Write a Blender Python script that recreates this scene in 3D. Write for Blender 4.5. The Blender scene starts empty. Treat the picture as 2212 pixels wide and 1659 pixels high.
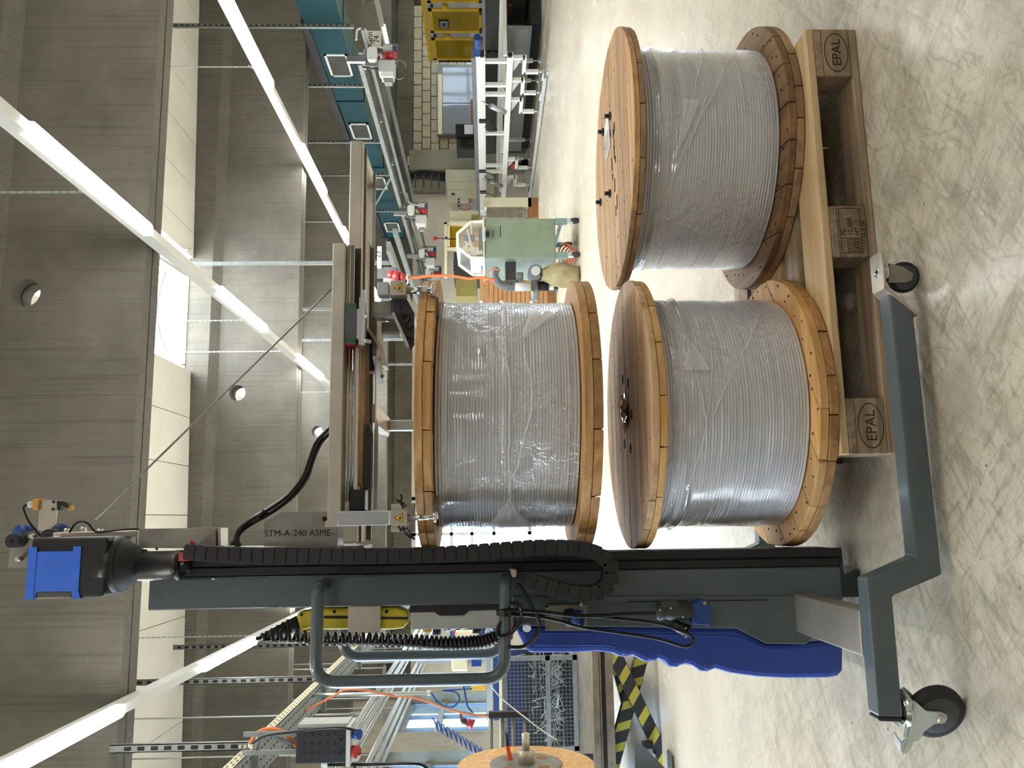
import bpy, math, random
from math import sin, cos, pi, radians as rad, sqrt, atan2, acos, asin
from mathutils import Vector, Matrix, Euler
random.seed(7)
SC = bpy.context.scene
COL = SC.collection

# ------------------------------------------------------------------ camera
cd = bpy.data.cameras.new('camera'); cam = bpy.data.objects.new('camera', cd); COL.objects.link(cam)
YAW, PIT, ROL = rad(9.2), rad(-1.73), rad(0.57)          # the phone was held upright; the frame is the picture turned on its side
Fw = Vector((sin(YAW)*cos(PIT), cos(YAW)*cos(PIT), sin(PIT)))
R0 = Vector((cos(YAW), -sin(YAW), 0)); U0 = R0.cross(Fw)
Rt = R0*cos(ROL) - U0*sin(ROL); Up = U0*cos(ROL) + R0*sin(ROL)
m = Matrix((-Up, Rt, -Fw)).transposed().to_4x4(); m.translation = (0, 0, 1.05)
cam.matrix_world = m
cd.sensor_fit = 'HORIZONTAL'; cd.sensor_width = 36; cd.lens = 36*1790/2212; cd.clip_end = 200; cd.clip_start = .05
SC.camera = cam
# ------------------------------------------------------------------ exposure, sky
SC.view_settings.view_transform = 'Standard'; SC.view_settings.look = 'None'
SC.view_settings.exposure = 0.14; SC.view_settings.gamma = 1; SC.view_settings.use_curve_mapping = False
LAMP = 40.0        # strength of the fluorescent tubes
SKY = 32.0          # strength of the overcast sky outside
W = bpy.data.worlds.new('sky'); SC.world = W; W.use_nodes = True
nt = W.node_tree; nt.nodes.clear()
wo = nt.nodes.new('ShaderNodeOutputWorld'); bg = nt.nodes.new('ShaderNodeBackground')
bg.inputs[1].default_value = SKY
# CIE overcast sky: three times brighter overhead than at the horizon, pale ground below
tc = nt.nodes.new('ShaderNodeTexCoord'); sp = nt.nodes.new('ShaderNodeSeparateXYZ'); rp = nt.nodes.new('ShaderNodeValToRGB')
nt.links.new(tc.outputs['Generated'], sp.inputs[0]); mr = nt.nodes.new('ShaderNodeMapRange'); mr.inputs[1].default_value = -1
nt.links.new(sp.outputs[2], mr.inputs[0]); nt.links.new(mr.outputs[0], rp.inputs[0]); nt.links.new(rp.outputs[0], bg.inputs[0])
e = rp.color_ramp.elements; e[0].position = .485; e[0].color = (.10, .11, .10, 1); e[1].position = 1.0; e[1].color = (.90, .95, 1, 1)
q = e.new(.505); q.color = (.29, .33, .37, 1)
nt.links.new(bg.outputs[0], wo.inputs[0])

# ------------------------------------------------------------------ materials
def lin(c):
    if isinstance(c, str):
        c = [int(c[i:i+2], 16)/255 for i in (0, 2, 4)]
        c = [x/12.92 if x <= .04045 else ((x+.055)/1.055)**2.4 for x in c]
    return (c[0], c[1], c[2], 1)
class NT:
    def __init__(s, name):
        s.m = bpy.data.materials.new(name); s.m.use_nodes = True; s.t = s.m.node_tree
        s.b = s.t.nodes['Principled BSDF']; s.out = s.t.nodes['Material Output']
    def n(s, typ, **k):
        nd = s.t.nodes.new('ShaderNode'+typ)
        for a, v in k.items():
            if a.startswith('i_'):
                key = a[2:]; key = int(key) if key.isdigit() else key.replace('_', ' ')
                nd.inputs[key].default_value = v
            else: setattr(nd, a, v)
        return nd
    def l(s, a, b): s.t.links.new(a, b)
    def coord(s, scale=(1, 1, 1), rot=(0, 0, 0), kind='Object'):
        tc = s.n('TexCoord'); mp = s.n('Mapping'); s.l(tc.outputs[kind], mp.inputs[0])
        if any(rot): mp.vector_type = 'TEXTURE'; scale = tuple(1/q for q in scale)      # turn first, then stretch
        mp.inputs['Scale'].default_value = scale; mp.inputs['Rotation'].default_value = rot
        return mp.outputs[0]
    def noise(s, vec, scale, detail=4, rough=.6, dist=0):
        nd = s.n('TexNoise'); s.l(vec, nd.inputs['Vector'])
        nd.inputs['Scale'].default_value = scale; nd.inputs['Detail'].default_value = detail
        nd.inputs['Roughness'].default_value = rough; nd.inputs['Distortion'].default_value = dist
        return nd.outputs['Fac']
    def ramp(s, fac, stops):
        r = s.n('ValToRGB'); s.l(fac, r.inputs[0]); e = r.color_ramp.elements
        while len(e) < len(stops): e.new(.5)
        for q, (p, c) in zip(e, stops): q.position = p; q.color = c if len(c) == 4 else (*c, 1)
        return r.outputs[0]
    def mix(s, a, b, fac, mode='MIX'):
        x = s.n('Mix', data_type='RGBA', blend_type=mode)
        for v, k in ((fac, 0), (a, 6), (b, 7)):
            if hasattr(v, 'links'): s.l(v, x.inputs[k])
            else: x.inputs[k].default_value = v
        return x.outputs[2]
    def bump(s, h, strength=.3, dist=.01):
        b = s.n('Bump'); s.l(h, b.inputs['Height']); b.inputs['Strength'].default_value = strength
        b.inputs['Distance'].default_value = dist; s.l(b.outputs[0], s.b.inputs['Normal'])
def G(v): return (v, v, v, 1)
def mat(name, c, rough=.5, metal=0, var=.12, scale=8, bump=0, coat=0, spec=.5, stretch=(1, 1, 1), objvar=0):
    x = NT(name); c = lin(c); b = x.b
    b.inputs['Roughness'].default_value = rough; b.inputs['Metallic'].default_value = metal
    b.inputs['Coat Weight'].default_value = coat; b.inputs['Specular IOR Level'].default_value = spec
    v = x.coord(stretch); f = x.noise(v, scale)
    col = x.mix(c, tuple(min(1, q*(1-2*var)) for q in c[:3])+(1,), x.ramp(f, [(.35, G(0)), (.75, G(1))]))
    if objvar:
        oi = x.n('ObjectInfo'); rr = x.ramp(oi.outputs['Random'], [(0, G(1-objvar)), (1, G(1))])
        col = x.mix(col, rr, 1.0, 'MULTIPLY')
    x.l(col, b.inputs['Base Color'])
    rr = x.n('MapRange', i_3=max(.02, rough-.08), i_4=min(1, rough+.08)); x.l(f, rr.inputs[0]); x.l(rr.outputs[0], b.inputs['Roughness'])
    if bump: x.bump(x.noise(v, scale*6), bump, .004)
    return x.m
def emit(name, c, s):
    x = NT(name); x.b.inputs['Base Color'].default_value = lin(c); x.b.inputs['Emission Color'].default_value = lin(c)
    x.b.inputs['Emission Strength'].default_value = s; return x.m
def wood(name, c1, c2, ax, dark=.25, scale=1.0, spots=0.0):
    """planed softwood: growth rings stretched along the board axis, per-board tone"""
    x = NT(name); st = [13, 13, 13]; st[ax] = .8
    v = x.coord(tuple(q*scale for q in st))
    oi = x.n('ObjectInfo'); ad = x.n('VectorMath', operation='ADD'); x.l(v, ad.inputs[0])
    cm = x.n('CombineXYZ'); mu = x.n('Math', operation='MULTIPLY', i_1=37.0); x.l(oi.outputs['Random'], mu.inputs[0])
    for k in range(3): x.l(mu.outputs[0], cm.inputs[k])
    x.l(cm.outputs[0], ad.inputs[1]); v = ad.outputs[0]
    f = x.noise(v, 2.2, 5, .62, .6); fine = x.noise(v, 11, 3, .7)
    col = x.mix(lin(c1), lin(c2), x.ramp(f, [(.38, G(0)), (.62, G(1))]))
    d = lin(c2); d = (d[0]*dark*1.6, d[1]*dark*1.3, d[2]*dark, 1)
    col = x.mix(col, d, x.ramp(fine, [(.60, G(0)), (.80, G(.55))]))
    v2 = x.coord((1, 1, 1)); big = x.noise(v2, 5, 4, .6)
    col = x.mix(col, d, x.ramp(big, [(.50, G(0)), (.78, G(.35+spots))]))
    tone = x.ramp(oi.outputs['Random'], [(0, (.74, .72, .70)), (.5, (.92, .90, .88)), (1, (1.06, 1.0, .94))])
    col = x.mix(col, tone, 1.0, 'MULTIPLY')
    x.l(col, x.b.inputs['Base Color']); x.b.inputs['Roughness'].default_value = .62
    x.bump(fine, .35, .002); return x.m
def concrete(name, c, streak=True, dark=.55):
    x = NT(name); v = x.coord(); f = x.noise(v, 1.3, 8, .65); c = lin(c)
    d = tuple(q*dark for q in c[:3])+(1,)
    col = x.mix(c, d, x.ramp(f, [(.40, G(0)), (.70, G(.9))]))
    g = x.noise(v, 60, 2, .8); col = x.mix(col, d, x.ramp(g, [(.63, G(0)), (.72, G(.8))]))
    if streak:
        vs = x.coord((30, 30, .45)); s = x.noise(vs, 1.0, 4, .7)
        col = x.mix(col, tuple(q*.45 for q in c[:3])+(1,), x.ramp(s, [(.52, G(0)), (.72, G(.75))]))
        vh = x.coord((.3, .3, 14)); s2 = x.noise(vh, 1.6, 3, .7)
        col = x.mix(col, tuple(q*.6 for q in c[:3])+(1,), x.ramp(s2, [(.55, G(0)), (.7, G(.25))]))
    x.l(col, x.b.inputs['Base Color']); x.b.inputs['Roughness'].default_value = .85
    x.bump(g, .25, .004); return x.m
def floor_mat():
    x = NT('floor_screed'); v = x.coord()
    f = x.noise(v, .9, 6, .6); base = x.mix(lin('d1c9b6'), lin('bfb59f'), x.ramp(f, [(.35, G(0)), (.7, G(1))]))
    # scuffs and drag marks in many directions
    wear = x.noise(v, .55, 2, .5)
    wear = x.ramp(wear, [(.22, G(.35)), (.52, G(1))])
    sx = x.n('SeparateXYZ'); x.l(v, sx.inputs[0]); ly = x.n('MapRange', i_1=2.2, i_2=4.6, i_3=1.0, i_4=.03); x.l(sx.outputs[1], ly.inputs[0])   # the loading place is scuffed, the aisle is not
    wm = x.n('Math', operation='MULTIPLY'); x.l(wear, wm.inputs[0]); x.l(ly.outputs[0], wm.inputs[1]); wear = wm.outputs[0]
    for k, (ang, sx, sy, sc, lo, hi, am) in enumerate(((38, 2.0, 9, 2.6, .50, .68, .62), (-48, 2.0, 11, 3.1, .50, .70, .55), (75, 1.6, 30, 1.6, .575, .70, .5), (50, .9, 34, 1.3, .585, .70, .5), (-30, 1.0, 40, 1.2, .60, .70, .5), (10, 2.5, 7, 5.0, .52, .70, .5))):
        vv = x.coord((sx, sy, 1), (0, 0, rad(ang))); s = x.noise(vv, sc, 7, .74, .9)
        r = x.ramp(s, [(lo, G(0)), (hi, G(am))])
        base = x.mix(base, lin('5f5746'), x.mix(G(0), r, wear))
    b2 = x.noise(v, 3.2, 7, .72, .4); base = x.mix(base, lin('8d8470'), x.mix(G(0), x.ramp(b2, [(.42, G(.05)), (.60, G(.62))]), wear))
    pale = x.noise(x.coord((1, 2.5, 1), (0, 0, rad(20))), 1.6, 4, .6); base = x.mix(base, lin('d8cfb8'), x.mix(G(0), x.ramp(pale, [(.58, G(0)), (.74, G(.35))]), wear))
    sp = x.n('TexVoronoi', i_Scale=9.0); x.l(v, sp.inputs['Vector']); base = x.mix(base, lin('3a352b'), x.mix(G(0), x.ramp(sp.outputs['Distance'], [(.022, G(.8)), (.04, G(0))]), wear))
    x.l(base, x.b.inputs['Base Color'])
    rr = x.n('MapRange', i_3=.22, i_4=.31); x.l(b2, rr.inputs[0]); x.l(rr.outputs[0], x.b.inputs['Roughness'])
    x.b.inputs['Specular IOR Level'].default_value = .55
    x.bump(x.noise(v, 18, 5, .7), .05, .003); return x.m
def film_mat(name, haze=.07):
    """clear stretch film: mostly see-through, glossy, with gathered creases that catch the light"""
    x = NT(name); x.t.nodes.remove(x.b); v = x.coord((1, 1, 1))
    oi = x.n('ObjectInfo'); ad = x.n('VectorMath', operation='ADD'); x.l(v, ad.inputs[0]); cm = x.n('CombineXYZ')
    mu = x.n('Math', operation='MULTIPLY', i_1=19.0); x.l(oi.outputs['Random'], mu.inputs[0])
    for k in range(3): x.l(mu.outputs[0], cm.inputs[k])
    x.l(cm.outputs[0], ad.inputs[1]); v = ad.outputs[0]
    def ridge(scale, dist, pw):
        f = x.noise(v, scale, 4, .6, dist); q = x.n('Math', operation='SUBTRACT', i_1=.5); x.l(f, q.inputs[0])
        q2 = x.n('Math', operation='ABSOLUTE'); x.l(q.outputs[0], q2.inputs[0]); q3 = x.n('Math', operation='MULTIPLY_ADD', i_1=-2.0, i_2=1.0); x.l(q2.outputs[0], q3.inputs[0])
        q4 = x.n('Math', operation='POWER', i_1=pw); x.l(q3.outputs[0], q4.inputs[0]); return q4.outputs[0]
    mk = x.ramp(x.noise(v, 3.2, 3, .5), [(.46, G(0)), (.62, G(1))])
    r1 = x.n('Math', operation='MULTIPLY'); x.l(ridge(6, 1.6, 26), r1.inputs[0]); x.l(mk, r1.inputs[1])
    r2 = x.n('Math', operation='MULTIPLY'); x.l(ridge(17, 1.2, 12), r2.inputs[0]); x.l(mk, r2.inputs[1])
    w3 = x.noise(v, 26, 4, .6, .8)
    h1 = x.n('Math', operation='MULTIPLY_ADD', i_1=.5); x.l(r2.outputs[0], h1.inputs[0]); x.l(r1.outputs[0], h1.inputs[2])
    h2 = x.n('Math', operation='MULTIPLY_ADD', i_1=.28); x.l(w3, h2.inputs[0]); x.l(h1.outputs[0], h2.inputs[2])
    bp = x.n('Bump', i_Strength=.40, i_Distance=.006); x.l(h2.outputs[0], bp.inputs['Height'])
    gl = x.n('BsdfGlossy', i_Roughness=.07); gl.inputs['Color'].default_value = (1, 1, 1, 1); x.l(bp.outputs[0], gl.inputs['Normal'])
    df = x.n('BsdfDiffuse'); df.inputs['Color'].default_value = (.88, .89, .91, 1)
    tr = x.n('BsdfTransparent'); fr = x.n('LayerWeight', i_Blend=.5); x.l(bp.outputs[0], fr.inputs['Normal'])
    hz = x.ramp(x.noise(v, 4.0, 5, .65, 1.0), [(.45, G(haze*.4)), (.60, G(haze)), (.74, G(haze*4))])
    hs = x.n('Math', operation='MULTIPLY_ADD', i_1=.22); x.l(h1.outputs[0], hs.inputs[0]); x.l(hz, hs.inputs[2])
    m1 = x.n('MixShader'); x.l(hs.outputs[0], m1.inputs[0]); x.l(tr.outputs[0], m1.inputs[1]); x.l(df.outputs[0], m1.inputs[2])
    pw = x.n('Math', operation='POWER', i_1=3.0); x.l(fr.outputs['Facing'], pw.inputs[0])
    mm = x.n('Math', operation='MULTIPLY_ADD', i_1=.55, i_2=.17); x.l(pw.outputs[0], mm.inputs[0])
    m2 = x.n('MixShader'); x.l(mm.outputs[0], m2.inputs[0]); x.l(m1.outputs[0], m2.inputs[1]); x.l(gl.outputs[0], m2.inputs[2])
    x.l(m2.outputs[0], x.out.inputs['Surface']); return x.m
def clear_mat(name, tint, op=.1, rough=.05, fac=1.0):
    x = NT(name); x.t.nodes.remove(x.b)
    tr = x.n('BsdfTransparent'); tr.inputs[0].default_value = lin(tint)
    gl = x.n('BsdfGlossy', i_Roughness=rough); df = x.n('BsdfDiffuse'); df.inputs[0].default_value = lin(tint)
    lw = x.n('LayerWeight', i_Blend=.5); pw = x.n('Math', operation='POWER', i_1=4.0); x.l(lw.outputs['Facing'], pw.inputs[0])
    fr = x.n('Math', operation='MULTIPLY_ADD', i_1=.5*fac, i_2=.04*fac); x.l(pw.outputs[0], fr.inputs[0])
    m1 = x.n('MixShader', i_0=op); x.l(tr.outputs[0], m1.inputs[1]); x.l(df.outputs[0], m1.inputs[2])
    m2 = x.n('MixShader'); x.l(fr.outputs[0], m2.inputs[0]); x.l(m1.outputs[0], m2.inputs[1]); x.l(gl.outputs[0], m2.inputs[2])
    x.l(m2.outputs[0], x.out.inputs['Surface']); return x.m

K = {}
K['floor'] = floor_mat()
K['conc'] = concrete('concrete', '6f6b61'); K['conc_dark'] = concrete('concrete_dark', '6f6858')
K['wallconc'] = concrete('concrete_wall', '98917f', False)
K['ceil'] = mat('ceiling_panel_white', 'e3ded2', .8, var=.05, scale=2)
K['white_wall'] = mat('wall_paint_white', 'd9d2c0', .75, var=.05, scale=3)
K['block'] = mat('sand_lime_block', 'c3b89c', .85, var=.08, scale=14, bump=.2, objvar=.10)
K['mortar'] = mat('mortar', '4a4132', .9)
K['slab'] = mat('roof_slab', '8f887a', .9)
K['lampwhite'] = mat('lamp_housing_white', 'e6e6e4', .4, var=.02)
K['tube'] = emit('fluorescent_tube', (1, .985, .95), LAMP)
K['winframe'] = mat('window_frame_grey', '8b9196', .45)
K['winwhite'] = mat('window_frame_white', 'e2e4e4', .45)
K['glass'] = clear_mat('window_glass', 'f4f9ff', .02, fac=.4)
K['dome'] = clear_mat('skylight_acrylic', 'ffffff', .3, .2, .4)
K['grey'] = mat('paint_grey_blue', '4e595d', .33, var=.05, scale=20, coat=.25)
K['grey_d'] = mat('paint_anthracite', '30363a', .38, var=.06, scale=15, coat=.1)
K['black'] = mat('plastic_black', '151618', .38, var=.05)
K['blackm'] = mat('plastic_black_matt', '1b1c1e', .6, var=.08)
K['rubber'] = mat('rubber_dark', '232221', .7)
K['wheelgrey'] = mat('wheel_grey', '45464a', .6)
K['steel'] = mat('stainless_brushed', 'c6beb0', .42, .85, .14, 6, bump=.08, stretch=(1, 1, 1))
K['steel2'] = mat('stainless_ground', '99948c', .48, .8, .16, 9, bump=.1)
K['chrome'] = mat('chrome', 'd5d8da', .12, 1, .03)
K['zinc'] = mat('zinc_plate', 'c3c8c0', .38, .45, .10, 14)
K['galv'] = mat('galvanised', '868a87', .55, .5, .16, 20)
K['alu'] = mat('aluminium', 'c4c7ca', .36, .9, .08, 10)
K['blue'] = mat('cover_blue', '2747a0', .42, var=.05, scale=10, bump=.03)
K['tape'] = mat('masking_tape_blue', '356fe4', .6, var=.08, scale=12, bump=.15)
K['bluepl'] = mat('plug_blue', '1b4587', .4)
K['red'] = mat('plug_red', 'a52c2c', .45); K['redclip'] = mat('clip_red', 'b0373a', .4); K['redgloss'] = mat('button_red', 'd03534', .3)
K['yellow'] = mat('pendant_yellow', 'd6c136', .5, var=.08); K['yel2'] = mat('guard_yellow', 'e0b320', .45)
K['sign_y'] = mat('sign_yellow', 'eab02a', .5, var=.03)
K['green'] = mat('rail_cap_green', '1d6b43', .45); K['bearing'] = mat('bearing_grey', '5d6062', .35, .6)
K['railred'] = mat('seal_red', '9c2f33', .5)
K['tan'] = mat('screw_guard_tan', 'b08a5a', .5, var=.12, stretch=(4, 4, 4))
K['orange'] = mat('cable_orange', 'e07b45', .5); K['orange2'] = mat('lever_orange', 'e2582e', .45)
K['sens'] = mat('sensor_amber', 'd19a3a', .45)
K['teal'] = mat('duct_teal', '0c373f', .7, var=.06, scale=4, spec=.2); K['teal_d'] = mat('duct_underside', '4f6d70', .5)
K['cabgreen'] = mat('cabinet_green', '7a8872', .5, var=.10, scale=6); K['cabgreen2'] = mat('cabinet_green_grey', '76908a', .45, var=.08)
K['whitepaint'] = mat('rack_white', 'dcdcd6', .4, var=.03)
K['lightgrey'] = mat('light_grey', 'b7b9b6', .5, var=.05); K['midgrey'] = mat('mid_grey', '7b7d7b', .5, var=.08)
K['darkgrey'] = mat('dark_grey', '3b3c3c', .5)
K['beige'] = mat('cabinet_beige', 'c9c5a6', .5, var=.04); K['cream'] = mat('cream', 'e4d8b4', .5, var=.05)
K['card'] = mat('cardboard', 'b98a5c', .85, var=.10, scale=6, objvar=.15); K['brown'] = mat('brown_board', '8d6238', .7)
K['bag'] = mat('dust_bag_canvas', 'a69a72', .9, var=.22, scale=9, bump=.4)
K['paper'] = mat('paper', 'dfe0e2', .7, var=.04); K['ink'] = mat('ink', '1c1c1c', .7)
K['pink'] = mat('tag_pink', 'e0606a', .6)
K['rust'] = mat('rack_steel_dirty', '8b8172', .55, .4, .25, 10)
K['cable'] = mat('cable_black', '0e0e0f', .25, var=.02); K['cablegrey'] = mat('cable_grey', '6e7276', .45)
K['wire'] = mat('wound_cable_grey', 'd6d8dc', .36, var=.10, scale=3, stretch=(1, 1, 30))
K['rope'] = mat('wire_rope', 'a7a294', .4, .7, .3, 200)
K['film'] = film_mat('stretch_film'); K['gather'] = clear_mat('stretch_film_gathered', 'ffffff', .42, .12, .7); K['glass_dim'] = clear_mat('window_glass_dimmed', 'b4c6d6', .02, fac=.5)  # last one is plain window glass darkened to dim the sky seen through it
K['yellowglass'] = clear_mat('tinted_guard_yellow', 'c8a81c', .45, .08)
K['acryl'] = clear_mat('acrylic_hood', 'f2f2ee', .10, .05); K['greyglass'] = clear_mat('cabinet_glass', 'c9ccce', .35, .06)
K['w_x'] = wood('flange_wood_x', 'd2aa70', 'b38450', 0, spots=.0); K['w_y'] = wood('flange_wood_y', 'c0955f', '9f7446', 1)
K['w_old_x'] = wood('flange_wood_old_x', 'd0aa76', 'a67d4b', 0, spots=.12); K['w_old_y'] = wood('flange_wood_old_y', '94714c', '6d5034', 1, spots=.2)
K['w_old2'] = wood('flange_wood_brown', 'b39470', '8a7052', 0, spots=.12)
K['w_worn_x'] = wood('flange_wood_worn', 'cfb088', 'aa8a60', 0, spots=.18); K['w_warm'] = wood('flange_wood_fresh', 'e0b678', 'cb9a58', 0)
K['pal_new'] = wood('pallet_pine', 'd9bf95', 'c2a273', 0); K['pal_old'] = wood('pallet_old', 'ad9a80', '84715a', 0, spots=.1); K['pal_oldy'] = wood('pallet_old_y', 'ad9a80', '84715a', 1, spots=.1)
K['reelwood'] = wood('reel_plywood', 'd8b27c', 'c39a62', 0)
K['olive'] = mat('olive_cover', '8a7f45', .6); K['conduit'] = mat('conduit_metal', 'a3a6a8', .35, .9, .1, 10); K['stripe'] = mat('hazard_yellow', 'a8a23a', .6); K['navy'] = mat('navy_liner', '1b2a55', .7)
K['hole'] = mat('hole_dark', '1a120b', .9)
K['stamp'] = mat('stamp_burnt', '3a2818', .8)
K['scrap'] = mat('scrap_strips', 'c9ccce', .4, .5)
K['screen'] = mat('screen_dark', '2c3a30', .2, var=.4, scale=6)

# ------------------------------------------------------------------ mesh builder
def frame_from(d):
    d = Vector(d).normalized(); a = Vector((0, 0, 1)) if abs(d.z) < .9 else Vector((1, 0, 0))
    u = d.cross(a).normalized(); return u, d.cross(u).normalized()
class M:
    def __init__(s): s.v = []; s.f = []; s.sm = []
    def add(s, vs, fs, smooth=False):
        o = len(s.v); s.v += [tuple(p) for p in vs]
        s.f += [tuple(i+o for i in f) for f in fs]; s.sm += [smooth]*len(fs); return s
    def box(s, x0, x1, y0, y1, z0, z1):
        x0, x1 = min(x0, x1), max(x0, x1); y0, y1 = min(y0, y1), max(y0, y1); z0, z1 = min(z0, z1), max(z0, z1)
        return s.add([(x, y, z) for z in (z0, z1) for y in (y0, y1) for x in (x0, x1)],
                     [(0, 2, 3, 1), (4, 5, 7, 6), (0, 1, 5, 4), (2, 6, 7, 3), (0, 4, 6, 2), (1, 3, 7, 5)])
    def rbox(s, x0, x1, y0, y1, z0, z1, r, axis='z', n=3):
        """box with the four edges along one axis rounded"""
        lo, hi = {'z': ((x0, y0), (x1, y1)), 'y': ((x0, z0), (x1, z1)), 'x': ((y0, z0), (y1, z1))}[axis]
        pts = []
        for cx, cy, a0 in ((hi[0]-r, hi[1]-r, 0), (lo[0]+r, hi[1]-r, 90), (lo[0]+r, lo[1]+r, 180), (hi[0]-r, lo[1]+r, 270)):
            for k in range(n+1):
                a = rad(a0+90*k/n); pts.append((cx+r*cos(a), cy+r*sin(a)))
        w = {'z': (z0, z1), 'y': (y0, y1), 'x': (x0, x1)}[axis]
        return s.prism(pts, axis, *w)
    def obox(s, c, size, R):
        c = Vector(c); h = [q/2 for q in size]; R = R if isinstance(R, Matrix) else Euler(R).to_matrix()
        vs = [c+R@Vector((x*h[0], y*h[1], z*h[2])) for z in (-1, 1) for y in (-1, 1) for x in (-1, 1)]
        return s.add(vs, [(0, 2, 3, 1), (4, 5, 7, 6), (0, 1, 5, 4), (2, 6, 7, 3), (0, 4, 6, 2), (1, 3, 7, 5)])
    def bar(s, p0, p1, w, h, up=(0, 0, 1)):
        """rectangular bar from p0 to p1; w across, h along up"""
        p0, p1 = Vector(p0), Vector(p1); d = (p1-p0).normalized(); u = Vector(up); u = (u-d*u.dot(d)).normalized(); r = d.cross(u)
        vs = [p+r*a*w/2+u*b*h/2 for p in (p0, p1) for a, b in ((-1, -1), (1, -1), (1, 1), (-1, 1))]
        return s.add(vs, [(0, 1, 2, 3), (7, 6, 5, 4), (0, 4, 5, 1), (1, 5, 6, 2), (2, 6, 7, 3), (3, 7, 4, 0)])
    def prism(s, poly, axis, a, b, smooth=False):
        n = len(poly); ar = sum(poly[i][0]*poly[(i+1) % n][1]-poly[(i+1) % n][0]*poly[i][1] for i in range(n))
        if ar < 0: poly = poly[::-1]
        g = {'z': lambda p, t: (p[0], p[1], t), 'y': lambda p, t: (p[0], t, p[1]), 'x': lambda p, t: (t, p[0], p[1])}[axis]
        if axis == 'y': a, b = max(a, b), min(a, b)
        else: a, b = min(a, b), max(a, b)
        vs = [g(p, a) for p in poly]+[g(p, b) for p in poly]; o = len(s.v); s.v += vs
        s.f += [tuple(o+i for i in range(n-1, -1, -1)), tuple(o+n+i for i in range(n))]; s.sm += [False, False]
        for i in range(n):
            j = (i+1) % n; s.f.append((o+i, o+j, o+n+j, o+n+i)); s.sm.append(smooth)
        return s
    def cyl(s, p0, p1, r0, r1=None, n=14, caps=True):
        r1 = r0 if r1 is None else r1; p0, p1 = Vector(p0), Vector(p1); u, w = frame_from(p1-p0)
        vs = []
        for p, r in ((p0, r0), (p1, r1)): vs += [p+(u*cos(2*pi*k/n)+w*sin(2*pi*k/n))*r for k in range(n)]
        s.add(vs, [(k, (k+1) % n, n+(k+1) % n, n+k) for k in range(n)], True)
        if caps:
            o = len(s.v)-2*n; s.f += [tuple(o+k for k in range(n-1, -1, -1)), tuple(o+n+k for k in range(n))]; s.sm += [False, False]
        return s
    def tube(s, pts, r, n=8, caps=True, closed=False):
        P = [Vector(p) for p in pts]; N = len(P); rs = r if isinstance(r, (list, tuple)) else [r]*N
        u = None; rings = []
        for i in range(N):
            a = P[i-1] if (i or closed) else P[i]; b = P[(i+1) % N] if (i < N-1 or closed) else P[i]
            d = (b-a).normalized()
            if u is None: u, w = frame_from(d)
            else:
                u = u-d*u.dot(d); u = u.normalized() if u.length > 1e-6 else frame_from(d)[0]
            w = d.cross(u); rings.append([P[i]+(u*cos(2*pi*k/n)+w*sin(2*pi*k/n))*rs[i] for k in range(n)])
        vs = [q for rg in rings for q in rg]; fs = []
        for i in range(N if closed else N-1):
            j = (i+1) % N
            fs += [(i*n+k, i*n+(k+1) % n, j*n+(k+1) % n, j*n+k) for k in range(n)]
        s.add(vs, fs, True)
        if caps and not closed:
            o = len(s.v)-len(vs); e = o+(N-1)*n
            s.f += [tuple(o+k for k in range(n-1, -1, -1)), tuple(e+k for k in range(n))]; s.sm += [False, False]
        return s
    def lathe(s, c, d, prof, n=32, cap0=True, cap1=True, smooth=True):
        c = Vector(c); d = Vector(d).normalized(); u, w = frame_from(d); vs = []
        for r, h in prof: vs += [c+d*h+(u*cos(2*pi*k/n)+w*sin(2*pi*k/n))*r for k in range(n)]
        fs = [(i*n+k, i*n+(k+1) % n, (i+1)*n+(k+1) % n, (i+1)*n+k) for i in range(len(prof)-1) for k in range(n)]
        s.add(vs, fs, smooth); o = len(s.v)-len(vs)
        if cap0: s.f.append(tuple(o+k for k in range(n-1, -1, -1))); s.sm.append(False)
        if cap1: s.f.append(tuple(o+(len(prof)-1)*n+k for k in range(n))); s.sm.append(False)
        return s
    def ball(s, c, r, n=10, sc=(1, 1, 1)):
        pr = [(r*sin(pi*i/n), -r*cos(pi*i/n)) for i in range(1, n)]
        o = len(s.v); s.lathe((0, 0, 0), (0, 0, 1), pr, n=2*n); c = Vector(c)
        for i in range(o, len(s.v)): q = s.v[i]; s.v[i] = (c.x+q[0]*sc[0], c.y+q[1]*sc[1], c.z+q[2]*sc[2])
        return s
    def holed(s, a0, a1, b0, b1, holes, put, n=24):
        """flat panel in (a,b) with round/rect holes (one cell per hole, holes sorted in a); put(a,b) gives the 3-D point"""
        x = a0
        for h in sorted(holes, key=lambda q: q[1]):
            if h[0] == 'o':
                _, ca, cb, r = h; e = r*1.3; A0, A1, B0, B1 = ca-e, ca+e, cb-e, cb+e
            else: _, A0, B0, A1, B1 = h
            def q(p, r_, t, w_): s.add([put(p, r_), put(t, r_), put(t, w_), put(p, w_)], [(0, 1, 2, 3)])
            q(x, b0, A0, b1); q(A0, b0, A1, B0); q(A0, B1, A1, b1)
            if h[0] == 'o':
                ci = [(ca+r*cos(2*pi*k/n), cb+r*sin(2*pi*k/n)) for k in range(n)]; sq = []
                for k in range(n):
                    c_, s_ = cos(2*pi*k/n), sin(2*pi*k/n); t = e/max(abs(c_), abs(s_)); sq.append((ca+t*c_, cb+t*s_))
                for k in range(n):
                    j = (k+1) % n; s.add([put(*ci[k]), put(*sq[k]), put(*sq[j]), put(*ci[j])], [(0, 1, 2, 3)])
            x = A1
        s.add([put(x, b0), put(a1, b0), put(a1, b1), put(x, b1)], [(0, 1, 2, 3)]); return s
    def xf(s, Mx):
        s.v = [tuple(Mx @ Vector(p)) for p in s.v]; return s
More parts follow.
